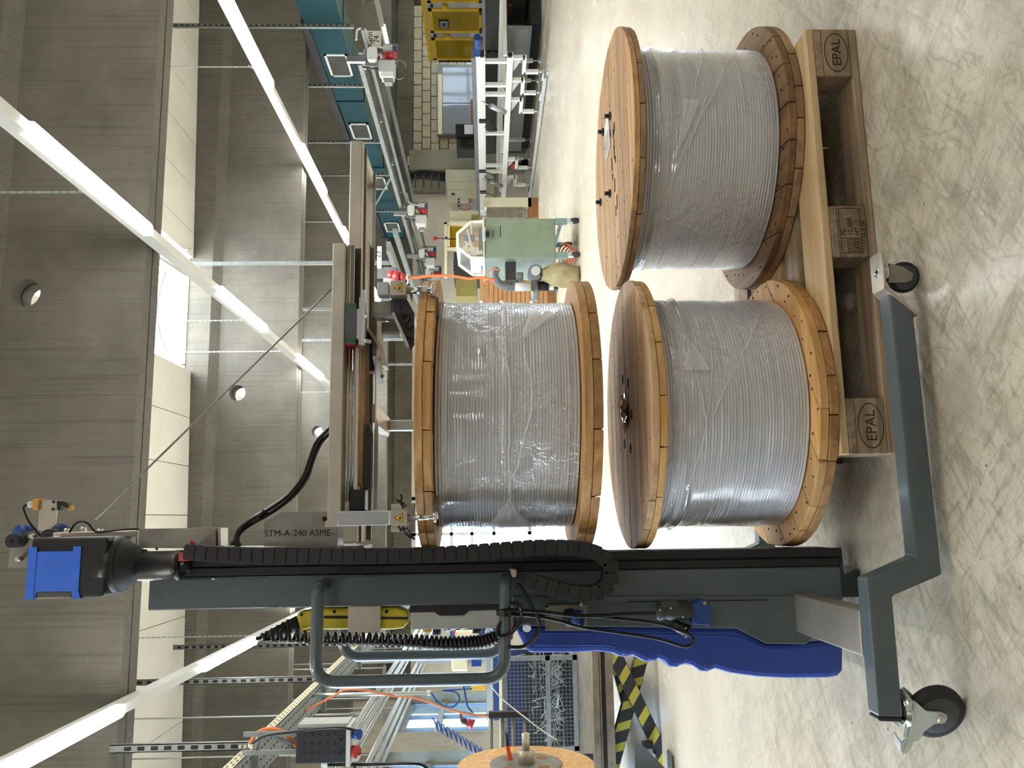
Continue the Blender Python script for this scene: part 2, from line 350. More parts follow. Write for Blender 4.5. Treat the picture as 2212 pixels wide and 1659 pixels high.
    def mesh(s, name, off=(0, 0, 0)):
        me = bpy.data.meshes.new(name); o = Vector(off)
        me.from_pydata([(p[0]-o[0], p[1]-o[1], p[2]-o[2]) for p in s.v], [], s.f)
        me.polygons.foreach_set('use_smooth', s.sm); me.update(); return me
def text(words, size, Mx, depth=.0006, align='CENTER'):
    """lettering as a flat mesh; Mx maps the text plane (x right, y up, z out) to the room"""
    cu = bpy.data.curves.new('lettering', 'FONT'); cu.body = words; cu.size = size; cu.extrude = depth; cu.align_x = align; cu.align_y = 'CENTER'; cu.resolution_u = 3
    ob = bpy.data.objects.new('lettering', cu); COL.objects.link(ob); bpy.context.view_layer.update()
    me = bpy.data.meshes.new_from_object(ob.evaluated_get(bpy.context.evaluated_depsgraph_get()))
    k = M(); k.add([Mx @ v.co for v in me.vertices], [tuple(p.vertices) for p in me.polygons])
    bpy.data.objects.remove(ob); bpy.data.curves.remove(cu); bpy.data.meshes.remove(me); return k
def facing(p, right, up):
    """matrix for lettering at p, reading along right with the given up"""
    r = Vector(right).normalized(); u = Vector(up).normalized(); n = r.cross(u)
    mm = Matrix((r, u, n)).transposed().to_4x4(); mm.translation = Vector(p); return mm
def smooth_path(pts, n=8):
    P = [Vector(p) for p in pts]; P = [P[0]*2-P[1]]+P+[P[-1]*2-P[-2]]; out = []
    for i in range(1, len(P)-2):
        a, b, c, d = P[i-1:i+3]
        for k in range(n):
            t = k/n; out.append(.5*((2*b)+(c-a)*t+(2*a-5*b+4*c-d)*t*t+(3*b-a-3*c+d)*t**3))
    out.append(P[-2]); return out
def round_path(pts, r, n=6):
    """polyline with its corners turned into arcs"""
    P = [Vector(p) for p in pts]; out = [P[0]]
    for i in range(1, len(P)-1):
        a = (P[i-1]-P[i]); b = (P[i+1]-P[i]); la, lb = a.length, b.length; a.normalize(); b.normalize()
        t = min(r, la*.48, lb*.48)
        for k in range(n+1):
            s = k/n; out.append((P[i]+a*t)*(1-s)**2+P[i]*2*s*(1-s)+(P[i]+b*t)*s*s)
    out.append(P[-1]); return out

# ------------------------------------------------------------------ things and parts
def link(name, me, mt, parent=None, bevel=0):
    o = bpy.data.objects.new(name, me); COL.objects.link(o)
    if mt: me.materials.append(mt)
    if parent: o.parent = parent
    if bevel:
        b = o.modifiers.new('edge', 'BEVEL'); b.width = bevel; b.segments = 2; b.limit_method = 'ANGLE'; b.angle_limit = rad(50)
    return o
class T:
    """one thing: gathers its parts in room coordinates, then makes an Empty at its base (or one mesh if it has a single part)"""
    def __init__(s, name): s.name = name; s.p = []
    def part(s, name, mesh, mt, sub=None, bevel=0, label=None, kind=None):
        s.p.append((name, mesh, mt if not isinstance(mt, str) else K[mt], sub, bevel, label, kind)); return len(s.p)-1
    def done(s, label, cat, group=None, pivot=None, rot=None, kind=None):
        vs = [v for q in s.p if isinstance(q[1], M) for v in q[1].v]
        if pivot is None:
            xs, ys, zs = zip(*vs); pivot = ((min(xs)+max(xs))/2, (min(ys)+max(ys))/2, min(zs))
        if len(s.p) == 1:
            n, k, mt, _, bv, _, kd = s.p[0]; root = link(s.name, k.mesh(s.name, pivot), mt, None, bv)
            if kd: root['kind'] = kd
        else:
            root = bpy.data.objects.new(s.name, None); COL.objects.link(root); root.empty_display_size = .1; obs = []
            for n, k, mt, sub, bv, lb, kd in s.p:
                me = k.mesh(n, pivot) if isinstance(k, M) else k
                o = link(n, me, None if me.materials else mt, root if sub is None else obs[sub], bv)
                if lb: o['label'] = lb
                if kd: o['kind'] = kd
                obs.append(o)
        root.location = pivot
        if rot: root.rotation_euler = rot
        if kind: root['kind'] = kind
        else:
            root['label'] = label; root['category'] = cat
            if group: root['group'] = group
        s.root = root; return root
def struct(name, mesh, mt, parent=None, kids=()):
    o = link(name, mesh.mesh(name), K[mt] if isinstance(mt, str) else mt, parent)
    if parent is None: o['kind'] = 'structure'
    return o
def single(name, mesh, mt, label, cat, group=None, bevel=0, kind=None):
    t = T(name); t.part(name, mesh, mt, bevel=bevel, kind=kind); return t.done(label, cat, group)

# ================================================================== the hall
XL, XR, YF, YB = -3.9, 14.6, -7.9, 20.6
BEAMS = [-3.6, 1.0, 5.6, 10.2, 14.8, 19.4]
ZB, ZT = 3.41, 4.72
def zc(x): return 4.63+.024*x                      # the white ceiling falls slightly towards the windows
struct('floor', M().box(XL-.3, XR+.3, YF-.3, YB+.3, -.2, 0), 'floor')
# roof slab with the skylight openings, one strip per bay
sk0, sk1 = 1.83, 3.27
k = M()
for b0, b1 in zip([YF]+[b+.2 for b in BEAMS], BEAMS+[YB]):
    hy = [(b0+.1, b1-.05)] if b1-b0 > 3 and b0 > 5 else []
    y0, y1 = (hy[0] if hy else (b0, b0))
    k.box(XL-.3, sk0, b0, b1, 4.86, 5.06); k.box(sk1, XR+.3, b0, b1, 4.98, 5.1)
    if not hy: k.box(sk0, sk1, b0, b1, 4.98, 5.1)
    else: k.box(sk0, sk1, b0, y0, 4.75, 5.1); k.box(sk0, sk1, y1, b1, 4.75, 5.1)
for b in BEAMS: k.box(XL-.3, XR+.3, b-.02, b+.27, 4.9, 5.1)
ceil = struct('ceiling', k, 'slab')
def prof(b):                                          # beam cross-section: web with a haunch under the top flange
    return [(b, ZB), (b+.115, ZB), (b+.115, 5.0), (b-.09, 5.0), (b-.09, 4.47), (b, 4.37)]
for bi, b in enumerate(BEAMS):
    k = M(); HX, HZ, HR = 1.575, (4.2, 4.2, 4.205, 4.13, 4.085, 4.1)[bi], .098
    if HZ+HR*1.3 > 4.365: HZs = 4.365-HR*1.3
    segs = {5.6: [XL, .86, 5.6, 10.4, XR], 10.2: [XL, -1.9, .98, 5.0, 9.9, XR], 14.8: [XL, 1.1, 5.5, XR]}.get(b, [XL, 4, XR])
    for x0, x1 in zip(segs, segs[1:]):
        x0 += .001; x1 -= .001; hs = [('o', HX, HZ, HR)] if x0 < HX-.2 and x1 > HX+.2 else []
        HT = 4.37 if HZ+HR*1.3 < 4.37 else HZ+HR*1.3+.002
        for ya, yb in ((b, b+.115), (b+.135, b+.25)):
            k.holed(x0, x1, ZB, HT, hs, lambda a, c: (a, ya, c)); k.holed(x0, x1, ZB, HT, hs, lambda a, c: (a, yb, c))
            if hs: k.cyl((HX, ya, HZ), (HX, yb, HZ), HR, n=24, caps=False)
            k.add([(x0, ya, ZB), (x1, ya, ZB), (x1, yb, ZB), (x0, yb, ZB)], [(0, 1, 2, 3)])
            for x in (x0, x1): k.add([(x, ya, ZB), (x, yb, ZB), (x, yb, HT), (x, ya, HT)], [(0, 1, 2, 3)])
        k.prism([(b, HT-.0), (b+.25, HT), (b+.25, 4.97), (b-.09, 4.97), (b-.09, HT+.10)], 'x', x0, x1)
    struct('beam', k, 'conc', ceil)
# white ceiling panels, one by one in the bay that is seen, joined elsewhere
pts0 = -3.99; n = 0; rest = M()
for b0, b1 in zip([YF]+[b+.25 for b in BEAMS], BEAMS+[YB]):
    b1 -= .10; seen = abs(b0-5.85) < .1; i = -8
    if b1-b0 < .3: continue
    while .091+.5835*i < XR:
        x0 = max(XL, .091+.5835*i+.004); x1 = min(XR, .091+.5835*(i+1)-.004); i += 1
        if x1-x0 < .02: continue
        parts = [(x0, x1)]
        if b0 > 5 and x1 > sk0 and x0 < sk1: parts = [(x0, sk0-.021)] if x0 < sk0 else ([(sk1+.021, x1)] if x1 > sk1 else [])
        for a, c in parts:
            if c-a < .03: continue
            kk = M() if (seen and c < 7.2) else rest
            z0, z1 = zc(a), zc(c)
            kk.add([(a, b0, z0), (c, b0, z1), (c, b1, z1), (a, b1, z0), (a, b0, z0+.3), (c, b0, z1+.3), (c, b1, z1+.3), (a, b1, z0+.3)],
                   [(3, 2, 1, 0), (4, 5, 6, 7), (0, 1, 5, 4), (1, 2, 6, 5), (2, 3, 7, 6), (3, 0, 4, 7)])
            if kk is not rest: struct('ceiling_panel', kk, 'ceil', ceil)
o = struct('ceiling_panels', rest, 'ceil', ceil); o['kind'] = 'stuff'
# skylight over the seen bay (and the bays beside it): curb, arched acrylic vault with ribs
for j, (b0, b1) in enumerate(((5.9, 10.1), (10.5, 14.7), (15.1, 19.3))):
    cu = M(); cu.box(sk0-.02, sk0, b0, b1, zc(sk0), 4.98); cu.box(sk1, sk1+.02, b0, b1, zc(sk1), 4.98)
    cu.box(sk0-.02, sk1+.02, b0-.02, b0, 4.75, 4.98); cu.box(sk0-.02, sk1+.02, b1, b1+.02, 4.75, 4.98)
    w = struct('window_%d' % (10+j), cu, 'ceil')
    arc = [((sk0+sk1)/2+cos(pi*q/14)*.72, 4.98+sin(pi*q/14)*.30) for q in range(15)]
    v = M(); v.add([(x, y, z) for y in (b0, b1) for x, z in arc], [(q, q+1, q+16, q+15) for q in range(14)], True)
    struct('vault', v, 'dome', w)
    for y in (b0+.9, b0+2.6):
        struct('rib', M().tube([(x, y, z-.015) for x, z in arc], .014, 6), 'winframe', w)
    if j == 0:                                        # hoop and hanging plate seen in the opening
        struct('hoop', M().tube([(2.55+.71*cos(pi*q/20), 9.7, 4.60+.36*sin(pi*q/20)) for q in range(21)], .013, 6), 'winframe', w)
        struct('hanging_plate', M().bar((2.8615, 8.7328, 4.6600), (2.9097, 9.6186, 4.6600), .03, .10, (0, 0, 1)), 'lightgrey', w)
# ------------------------------------------------------------------ walls
wl = M(); wl.box(XL-.3, XL, YF, 1.5, 0, 1.02); wl.box(XL-.3, XL, 1.5, 5.4, 0, .14); wl.box(XL-.3, XL, 5.4, YB, 0, 1.02); wl.box(XL-.3, XL, YF, YB, 2.78, 5)
PIER = []
for b in BEAMS: wl.box(XL-.3, XL+.12, b-.3, b+1.0, 0, 5); PIER.append((b-.3, b+1.0))
wl.box(XL-.3, XL, YF, 1.0, 1.02, 2.78); struct('wall_left', wl, 'wallconc')
n = 0
for (a0, a1), (c0, c1) in list(zip(PIER, PIER[1:]))[1:]:
    n += 1; y0, y1 = a1, c0; f = M(); zs = .14 if y0 < 5 else 1.02; zm = 1.40 if y0 < 5 else 2.02      # the nearest bay is glazed almost to the floor
    f.box(XL-.16, XL-.08, y0, y1, zs, zs+.07); f.box(XL-.16, XL-.08, y0, y1, 2.71, 2.78); f.box(XL-.16, XL-.08, y0, y0+.06, zs, 2.78); f.box(XL-.16, XL-.08, y1-.06, y1, zs, 2.78)
    w = struct('window_%d' % n, f, 'winframe')
    mu = M().box(XL-.17, XL-.06, y0, y1, zm, zm+.10)
    struct('transom', mu, 'winframe', w)
    ys = [y0+.06+(y1-y0-.12)*q/3 for q in range(4)]
    for q in (1, 2): struct('mullion', M().box(XL-.16, XL-.08, ys[q]-.03, ys[q]+.03, zs+.07, 2.71), 'winframe', w)
    for q in range(3):
        for za, zb in ((zs+.07, zm), (zm+.10, 2.71)): struct('pane', M().box(XL-.125, XL-.115, ys[q]+.03*(q > 0), ys[q+1]-.03*(q < 2), za, zb), 'glass_dim' if y0 > 9 else 'glass', w)
# back wall: glazed door bay on the left, white wall, column, masonry on the right
D0, D1 = -2.35, .55
wb = M(); wb.box(XL-.3, D0, YB, YB+.3, 0, 2.93); wb.box(D1, 9.0, YB, YB+.3, 0, 2.93)
WB = struct('wall_back', wb, 'white_wall')
struct('lintel', M().box(XL-.3, XR+.3, YB-.06, YB+.3, 2.93, 3.36), 'conc_dark', WB)
struct('upper_wall', M().box(XL-.3, XR+.3, YB, YB+.3, 3.36, 5), 'conc_dark', WB)
struct('column', M().box(8.93, 9.45, YB-.32, YB+.1, 0, 3.0), 'wallconc', WB)
struct('backing', M().box(9.45, XR+.3, YB+.015, YB+.3, 1.53, 2.93), 'mortar', WB)
struct('lower_wall', M().box(9.45, XR+.3, YB, YB+.3, 0, 1.53), 'white_wall', WB)
blk = M().box(-.1535, .1535, -.03, .03, -.1045, .1045).mesh('block'); blk.materials.append(K['block'])
for r in range(6):
    for q in range(13):
        x = 9.45+.165+q*.33-(.165 if r % 2 else 0); z = 2.93-.116-r*.232
        if x < 9.5: x0 = x
        o = bpy.data.objects.new('block', blk); COL.objects.link(o); o.parent = WB
        o.location = (x+(.1 if x < 9.5 else 0), YB, z)
        if x < 9.5: o.scale = (.48, 1, 1); o.location.x = 9.53
# door glazing
f = M(); f.box(D0, D1, YB+.05, YB+.13, 2.83, 2.93); f.box(D0, D1, YB+.05, YB+.13, 0, .08)
for x in (D0, D0+.95, D0+1.95, D1-.08): f.box(x, x+.08, YB+.05, YB+.13, 0, 2.93)
d = struct('door_1', f, 'winwhite')
for z in (.88, 1.42, 1.92): struct('rail', M().box(D0, D1, YB+.05, YB+.13, z, z+.07), 'winwhite', d)
for x0, x1 in ((D0+.08, D0+.95), (D0+1.03, D0+1.95), (D0+2.03, D1-.08)):
    zz = [.08, .88, 1.42, 1.92, 2.83]
    for za, zb in zip(zz, zz[1:]): struct('pane', M().box(x0, x1, YB+.085, YB+.095, za+.07*(za > .1), zb), 'glass', d)
wr = M(); wr.box(XR, XR+.3, YF, 11.0, 0, 5); wr.box(XR, XR+.3, 19.0, YB, 0, 5); wr.box(XR, XR+.3, 11, 19, 0, .5); wr.box(XR, XR+.3, 11, 19, 2.7, 5); struct('wall_right', wr, 'white_wall')
f = M(); ys = [11+8*q/6 for q in range(7)]
for y in ys: f.box(XR+.08, XR+.16, y-.04, y+.04, .5, 2.7)
for z in (.5, 1.55, 2.62): f.box(XR+.08, XR+.16, 11, 19, z, z+.08)
w = struct('window_20', f, 'winframe')
for q in range(6): struct('pane', M().box(XR+.11, XR+.12, ys[q]+.04, ys[q+1]-.04, .58, 2.62), 'glass', w)
struct('wall_front', M().box(XL-.3, XR+.3, YF-.3, YF, 0, 5), 'wallconc')
struct('trim_1', M().box(XL+.12, XL+.2, YF, YB, 2.78, 2.86), 'conc_dark')

# ------------------------------------------------------------------ lamp rows
def lamp_row(x, y0, y1, starts, z, label, chains, lit=1.5):
    t = T('strip_light')
    t.part('rail', M().box(x-.03, x+.03, y0, y1, z+.05, z+.095), 'lampwhite')
    for a in starts:
        b = a+lit
        poly = [(x-.034, a+.03), (x-.02, a), (x+.02, a), (x+.034, a+.03), (x+.034, b-.03), (x+.02, b), (x-.02, b), (x-.034, b-.03)]
        i = t.part('tube', M().prism(poly, 'z', z-.018, z+.036), 'tube')
        t.part('housing', M().box(x-.02, x+.02, a-.02, b+.02, z+.036, z+.05), 'lampwhite')
        e = b+lit-.06
        if e < y1: t.part('cover', M().box(x-.03, x+.03, b+.02, e+.02, z+.0, z+.05), 'lampwhite')
    for y in chains:
        c = M(); zz = z+.095; top = zc(x)
        while zz < top:
            c.obox((x, y, zz+.018), (.004, .014, .034), (0, 0, 0)); c.obox((x, y, zz+.043), (.014, .004, .034), (0, 0, 0)); zz += .05
        t.part('chain', c, 'zinc'); t.part('hook', M().tube([(x, y, z+.095), (x, y+.03, z+.12), (x, y-.03, z+.14)], .005, 6), 'zinc')
    t.done(label, 'lamp', 'strip light rows under the beams')
def st(first, lo, hi): return [first+2.93*q for q in range(-8, 9) if lo <= first+2.93*q and first+2.93*q+1.5 <= hi]
lamp_row(1.93, -7, 19.2, st(3.86, -7, 19.2), 3.285, 'central row of white tube lamps passing under the skylight', (4.7, 7.9, 9.4, 12.5, 16))
lamp_row(-1.115, -7, 19.2, st(3.85, -7, 19.2), 3.285, 'row of white tube lamps in the lower left corner, behind the yellow pendant', (5.85, 8.6, 12.5, 16))
lamp_row(4.555, -7, 19.2, st(6.70, -7, 19.2), 3.285, 'row of white tube lamps at the top, ending behind the steel boom', (4.6, 7.85, 12.3, 15.6))
lamp_row(11.0, 2.6, 19.2, st(17.2, 3, 19.2), 3.285, 'far row of white tube lamps behind the small lane sign', (4.6, 12.3, 16.4))

# ================================================================== pallet
PX, PY, PA = .742, 2.51, rad(-1.05)
PM = Matrix.Translation((PX, PY, 0)) @ Matrix.Rotation(PA*-1, 4, 'Z')
t = T('wooden_pallet')
def pp(name, x0, x1, y0, y1, z0, z1, mt, **kw):
    return t.part(name, M().box(x0, x1, y0, y1, z0, z1).xf(PM), mt, bevel=.003, **kw)
ymid = [(-.4, -.255), (-.155-.03, -.085-.0), (-.0725, .0725), (.085, .185), (.255, .4)]
for (a, b), mt in zip(((-.4, -.255), (-.215, -.115), (-.0725, .0725), (.115, .215), (.255, .4)), ('pal_new', 'pal_old', 'pal_new', 'pal_old', 'pal_old')):
    pp('deck_board', -.6, .6, a, b, .122, .144, mt)
for x in (-.6, -.0725, .455): pp('stringer', x, x+.145, -.4, .4, .100, .1215, 'pal_oldy')
blocks = {}
for iy, (a, b) in enumerate(((-.4, -.3), (-.0725, .0725), (.3, .4))):
    for ix, x in enumerate((-.6, -.0725, .455)):
        blocks[ix, iy] = pp('block', x, x+.145, a, b, .0225, .0995, ('pal_old', 'pal_oldy')[(ix+iy) % 2])
for a, b in ((-.4, -.3), (-.0725, .0725), (.3, .4)):
    ch = .02
    t.part('bottom_board', M().prism([(-.6, 0), (.6, 0), (.6, .022), (-.6, .022)], 'y', a, b).xf(PM), 'pal_old', bevel=.004)
def stamp(words, sz, x, z, sub, al='CENTER'):
    t.part('stamp', text(words, sz, PM @ facing((x, -.4008, z), (1, 0, 0), (0, 0, 1)), .0004, al), 'stamp', sub=sub)
def oval(x, z, sub):
    k = M(); P = [(x+.058*cos(2*pi*q/28), -.4008, z+.033*sin(2*pi*q/28)) for q in range(28)]
    k.tube(P, .0013, 4, closed=True); t.part('stamp_ring', k.xf(PM), 'stamp', sub=sub)
for ix, x in ((2, .527), (0, -.527)):
    oval(x, .062, blocks[ix, 0]); stamp('EPAL', .038, x, .060, blocks[ix, 0])
b = blocks[1, 0]
stamp('PL-', .0175, -.012, .0865, b, 'LEFT'); stamp('12-004', .0175, -.012, .068, b, 'LEFT'); stamp('HT', .0175, -.012, .049, b, 'LEFT'); stamp('104-8-06', .0165, .0, .031, b)
k = M()
for x0, x1, z0, z1 in ((-.062, .066, .0955, .0968), (-.062, .066, .0385, .0398), (-.062, -.0605, .0385, .0968), (.0645, .066, .0385, .0968), (-.020, -.0187, .0385, .0968), (-.062, -.02, .058, .0592), (-.062, -.02, .077, .0782)):
    k.box(x0, x1, -.4012, -.4, z0, z1)
for q in range(5): k.bar((-.058+.008*q, -.4008, .042), (-.052+.008*q, -.4008, .056), .001, .0016, (0, 0, 1)); k.bar((-.058+.008*q, -.4008, .075), (-.054+.008*q, -.4008, .062), .001, .0016, (0, 0, 1))
t.part('stamp_box', k.xf(PM), 'stamp', sub=b)
t.part('splinter', M().cyl(PM @ Vector((.24, -.402, .128)), PM @ Vector((.235, -.41, .112)), .0015, .0004, 5), 'pal_new')
t.done('worn pine pallet with burnt stamps, under the two shrink-wrapped spools on the floor', 'pallet', pivot=(PX, PY, 0))

# ================================================================== spools
def flange(t, c, R, z0, th, ang, nb, mt, jit=.002, cut=0):
    """one layer of parallel boards clipped to a circle, each board its own part"""
    w = 2*R/nb; Rm = Matrix.Translation((c[0], c[1], 0)) @ Matrix.Rotation(ang, 4, 'Z'); b = -R
    offs = [-R]+[-R+w*(q+1)+random.uniform(-.12, .12)*w for q in range(nb-1)]+[R]
    for a, b in zip(offs, offs[1:]):
        a += random.uniform(.0008, .0020); b -= random.uniform(.0008, .0020); r = R-random.uniform(0, jit); P = []
        a_, b_ = max(a, -r+.0005), min(b, r-.0005)
        t0, t1 = acos(max(-1, min(1, b_/r))), acos(max(-1, min(1, a_/r)))   # angle from +v
        n = 9
        for q in range(n+1): th_ = t0+(t1-t0)*q/n; P.append((r*sin(th_), r*cos(th_)))
        for q in range(n+1): th_ = t1+(t0-t1)*q/n; P.append((-r*sin(th_), r*cos(th_)))
        dz = random.uniform(0, .0012); k = M().prism(P, 'z', z0+.0002+dz, z0+th-.0004+dz*.5); k.xf(Rm)
        t.part('plank', k, mt, bevel=.0025)
def wound(c, rc, z0, z1, n, amp=.0055, seg=144, bulge=()):
    """the coil seen from outside: one rounded ridge per turn"""
    k = M(); vs = []; h = (z1-z0)/n; prof = []
    for i in range(n):
        dr = random.uniform(-.0012, .0012); zz = (i+.5)/n
        for p0, p1, d in bulge:
            if p0 < zz < p1: dr += d*sin(pi*(zz-p0)/(p1-p0))
        for s in range(7): a = -pi/2+pi*s/7*.999+pi/14; prof.append((rc+dr-amp+amp*1.1*max(0, cos(a))**.7, z0+h*(i+.5)+h*.5*sin(a)))
    ph = [random.uniform(0, 6.28) for _ in range(4)]
    for r, z in prof:
        for q in range(seg):
            a = 2*pi*q/seg; w = .0010*sin(3*a+ph[0]+z*11)+.0008*sin(5*a+ph[1]-z*17)
            vs.append((c[0]+(r+w)*cos(a), c[1]+(r+w)*sin(a), z+.0007*sin(2*a+ph[2])))
    k.add(vs, [(i*seg+q, i*seg+(q+1) % seg, (i+1)*seg+(q+1) % seg, (i+1)*seg+q) for i in range(len(prof)-1) for q in range(seg)], True)
    return k
def wrap(c, rc, z0, z1, seed, folds=(), turns=46):
    """stretch film around the coil with gathered bands and creases"""
    rnd = random.Random(seed); k = M(); seg, rows = 150, turns*5; vs = []
    ph = [(rnd.uniform(0, 6.28), rnd.randint(2, 7), rnd.uniform(-14, 14), rnd.uniform(.0003, .0009)) for _ in range(7)]
    for i in range(rows+1):
        z = z0+(z1-z0)*i/rows; zz = i/rows
        for q in range(seg):
            a = 2*pi*q/seg; r = rc+.0026+.00030*cos(2*pi*turns*zz+2.5*sin(2*a+seed))
            for p, n_, kz, am in ph: r += am*sin(n_*a+p+kz*z*3)
            for zf, am, wd, sl in folds:
                d = (zz-zf-sl*sin(a+seed)); r += am*math.exp(-(d/wd)**2)*(1+.3*sin(9*a))
            vs.append((c[0]+r*cos(a), c[1]+r*sin(a), z))
    k.add(vs, [(i*seg+q, i*seg+(q+1) % seg, (i+1)*seg+(q+1) % seg, (i+1)*seg+q) for i in range(rows) for q in range(seg)], True)
    return k
def crease(c, r, a0, a1, z0, z1, w, n=16, wav=.004):
    """a narrow gathered ridge of film running diagonally over the coil"""
    P = []; rnd = random.Random(int(a0*100))
    for q in range(n+1): s = q/n; a = rad(a0+(a1-a0)*s); P.append((c[0]+r*cos(a), c[1]+r*sin(a), z0+(z1-z0)*s+wav*sin(7*s)+rnd.uniform(-.002, .002)))
    return M().tube(smooth_path(P, 3), w, 5)
def gather(c, r, a0, z0, a1, zl, zh, seed=1):
    """a fan of bunched film: narrow at (a0, z0), spread between zl and zh at a1"""
    rnd = random.Random(seed); k = M(); n, m_ = 14, 10; vs = []
    for i in range(n+1):
        s = i/n; a = rad(a0+(a1-a0)*s)
        for j in range(m_+1):
            u = j/m_; z = z0+(zl+(zh-zl)*u-z0)*s; rr = r+.001+(.007*abs(sin(u*9+rnd.random()*1.2)))*(.4+s*.6)*(0 if j in (0, m_) else 1)
            vs.append((c[0]+rr*cos(a), c[1]+rr*sin(a), z+rnd.uniform(-.002, .002)))
    k.add(vs, [(i*(m_+1)+j, (i+1)*(m_+1)+j, (i+1)*(m_+1)+j+1, i*(m_+1)+j+1) for i in range(n) for j in range(m_)], True); return k
def spool(name, c, R, rc, zb, H, tb, tt, w_top, w_under, w_ring, w_bot, ang, bangle, turns, label, bulge, folds, seed, extras=None, nails=True, nb=(7, 7, 6, 8), pivot=None, rot=None, creases=(), gathers=()):
    random.seed(seed); t = T(name); z1 = zb+H
    flange(t, c, R, zb, tb/2, ang+pi/2, nb[0], w_ring, .003)
    flange(t, c, R, zb+tb/2, tb/2, bangle, nb[1], w_bot, .004)
    flange(t, c, R-.001, z1-tt, tt/2, ang+pi/2, nb[2], w_under, .003)
    flange(t, c, R, z1-tt/2, tt/2, ang, nb[3], w_top, .004)
    t.part('core', M().cyl((c[0], c[1], zb+tb+.001), (c[0], c[1], z1-tt-.001), .15, n=24), 'w_y')
    t.part('cable_winding', wound(c, rc, zb+tb+.002, z1-tt-.002, turns, bulge=bulge), 'wire')
    f = t.part('stretch_film', wrap(c, rc, zb+tb+.004, z1-tt-.004, seed, folds), 'film')
    for cr in creases: t.part('film_crease', crease(c, rc+.006, *cr), 'gather', sub=f)
    for g_ in gathers: t.part('film_gather', gather(c, rc+.006, *g_), 'gather', sub=f)
    if nails:
        k = M(); zt = zb+tb+.001
        for q in range(44):
            a = 2*pi*q/44+random.uniform(-.05, .05); r = R*random.choice((.885, .95))+random.uniform(-.006, .006)
            k.cyl((c[0]+r*cos(a), c[1]+r*sin(a), zt-.001), (c[0]+r*cos(a), c[1]+r*sin(a), zt+.0006), random.uniform(.0022, .004), n=6)
        for q in range(40):
            a = random.uniform(0, 6.28); r = R*random.uniform(.3, .93)
            k.cyl((c[0]+r*cos(a), c[1]+r*sin(a), z1-.001), (c[0]+r*cos(a), c[1]+r*sin(a), z1+.0006), random.uniform(.002, .0035), n=6)
        t.part('nails', k, 'hole', kind='stuff')
    if extras: extras(t, c, z1)
    return t.done(label, 'spool', 'wooden cable spools in shrink wrap', pivot=pivot or (c[0], c[1], zb), rot=rot)
def holes_left(t, c, z):
    k = M()
    for px, py in ((1350, 790), (1335, 843), (1331, 832+30), (1371, 958), (1345, 1003), (1332, 800)):
        pass
    for a, r in ((78, .11), (150, .10), (205, .12), (262, .09), (330, .10), (20, .12)):
        x, y = c[0]+r*cos(rad(a)), c[1]+r*sin(rad(a)); k.cyl((x, y, z-.004), (x, y, z+.0008), .016, n=14)
    i = t.part('bolt_holes', k, 'hole')
    t.part('centre_hole', M().cyl((c[0], c[1], z-.004), (c[0], c[1], z+.0009), .042, n=24), 'hole')
    k = M(); rnd = random.Random(3); P = []                                   # scrap of foil crumpled over the bore
    for q in range(9):
        for j in range(7): P.append((c[0]-.055+.115*q/8, c[1]-.045+.07*j/6+rnd.uniform(-.004, .004), z+.002+rnd.uniform(0, .012)))
    k.add(P, [(q*7+j, (q+1)*7+j, (q+1)*7+j+1, q*7+j+1) for q in range(8) for j in range(6)])
    t.part('film_scrap', k, 'chrome')
def bolts_right(t, c, z):
    for px, py in ((1318, 251), (1303, 285), (1300, 437), (1318, 418)):
        pass
    for x, y in BOLTS:
        k = M(); k.cyl((x, y, z), (x, y, z+.006), .014, n=12); k.cyl((x, y, z+.006), (x, y, z+.02), .007, n=6); t.part('bolt', k, 'blackm')
    x, y = LABELXY; t.part('paper_label', M().obox((x, y, z+.0018), (.13, .09, .001), (0, 0, rad(8))), 'paper')
    k = M()
    for q in range(4): k.obox((x-.02, y+.03-.018*q, z+.0026), (.07, .003, .0006), (0, 0, rad(8)))
    t.part('printed_lines', k, 'ink', sub=len(t.p)-1)
    rnd = random.Random(5)
    for q in range(12):
        x, y = c[0]+rnd.uniform(-.2, .12), c[1]+rnd.uniform(-.07, .03); k = M().obox((x, y, z+.0008), (rnd.uniform(.015, .05), rnd.uniform(.004, .012), .0012), (0, 0, rnd.uniform(-.2, .2))); t.part('gouge', k, 'hole')
BOLTS = [(1.3201, 2.5779, 0.6300)[:2], (1.3445, 2.7416, 0.6300)[:2], (1.1274, 2.8542, 0.6300)[:2], (1.0719, 2.6353, 0.6300)[:2]]
LABELXY = (1.2835, 2.6518, 0.6300)[:2]
C1 = (.307, 2.488); C2 = (1.152, 2.576)
spool('cable_spool', C1, .403, .338, .145, .483, .050, .040, 'w_worn_x', 'w_warm', 'w_y', 'w_warm', 0, rad(38), 46,
      'spool on the left end of the pallet, below the hanging spool, foil scrap on top',
      ((.80, 1.0, .004),), ((.80, .010, .022, .01), (.9, .006, .03, 0)), 11, holes_left,
      gathers=((-60, .50, -78, .455, .53, 9),), creases=((-62, -118, .50, .47, .0022), (-100, -40, .46, .27, .0016), (-150, -60, .52, .44, .0016)))
spool('cable_spool', C2, .418, .347, .145, .484, .046, .034, 'w_old_x', 'w_old2', 'w_old2', 'w_old_y', 0, rad(82), 46,
      'spool on the right end of the pallet, black bolts and paper label on its top',
      ((.86, 1.0, .005),), ((.86, .008, .03, .015), (.70, .005, .03, .06)), 23, bolts_right,
      gathers=((-112, .50, -84, .42, .47, 7),), creases=((-118, -55, .50, .31, .0022), (-130, -80, .52, .40, .0018), (-90, -30, .45, .36, .0014)))
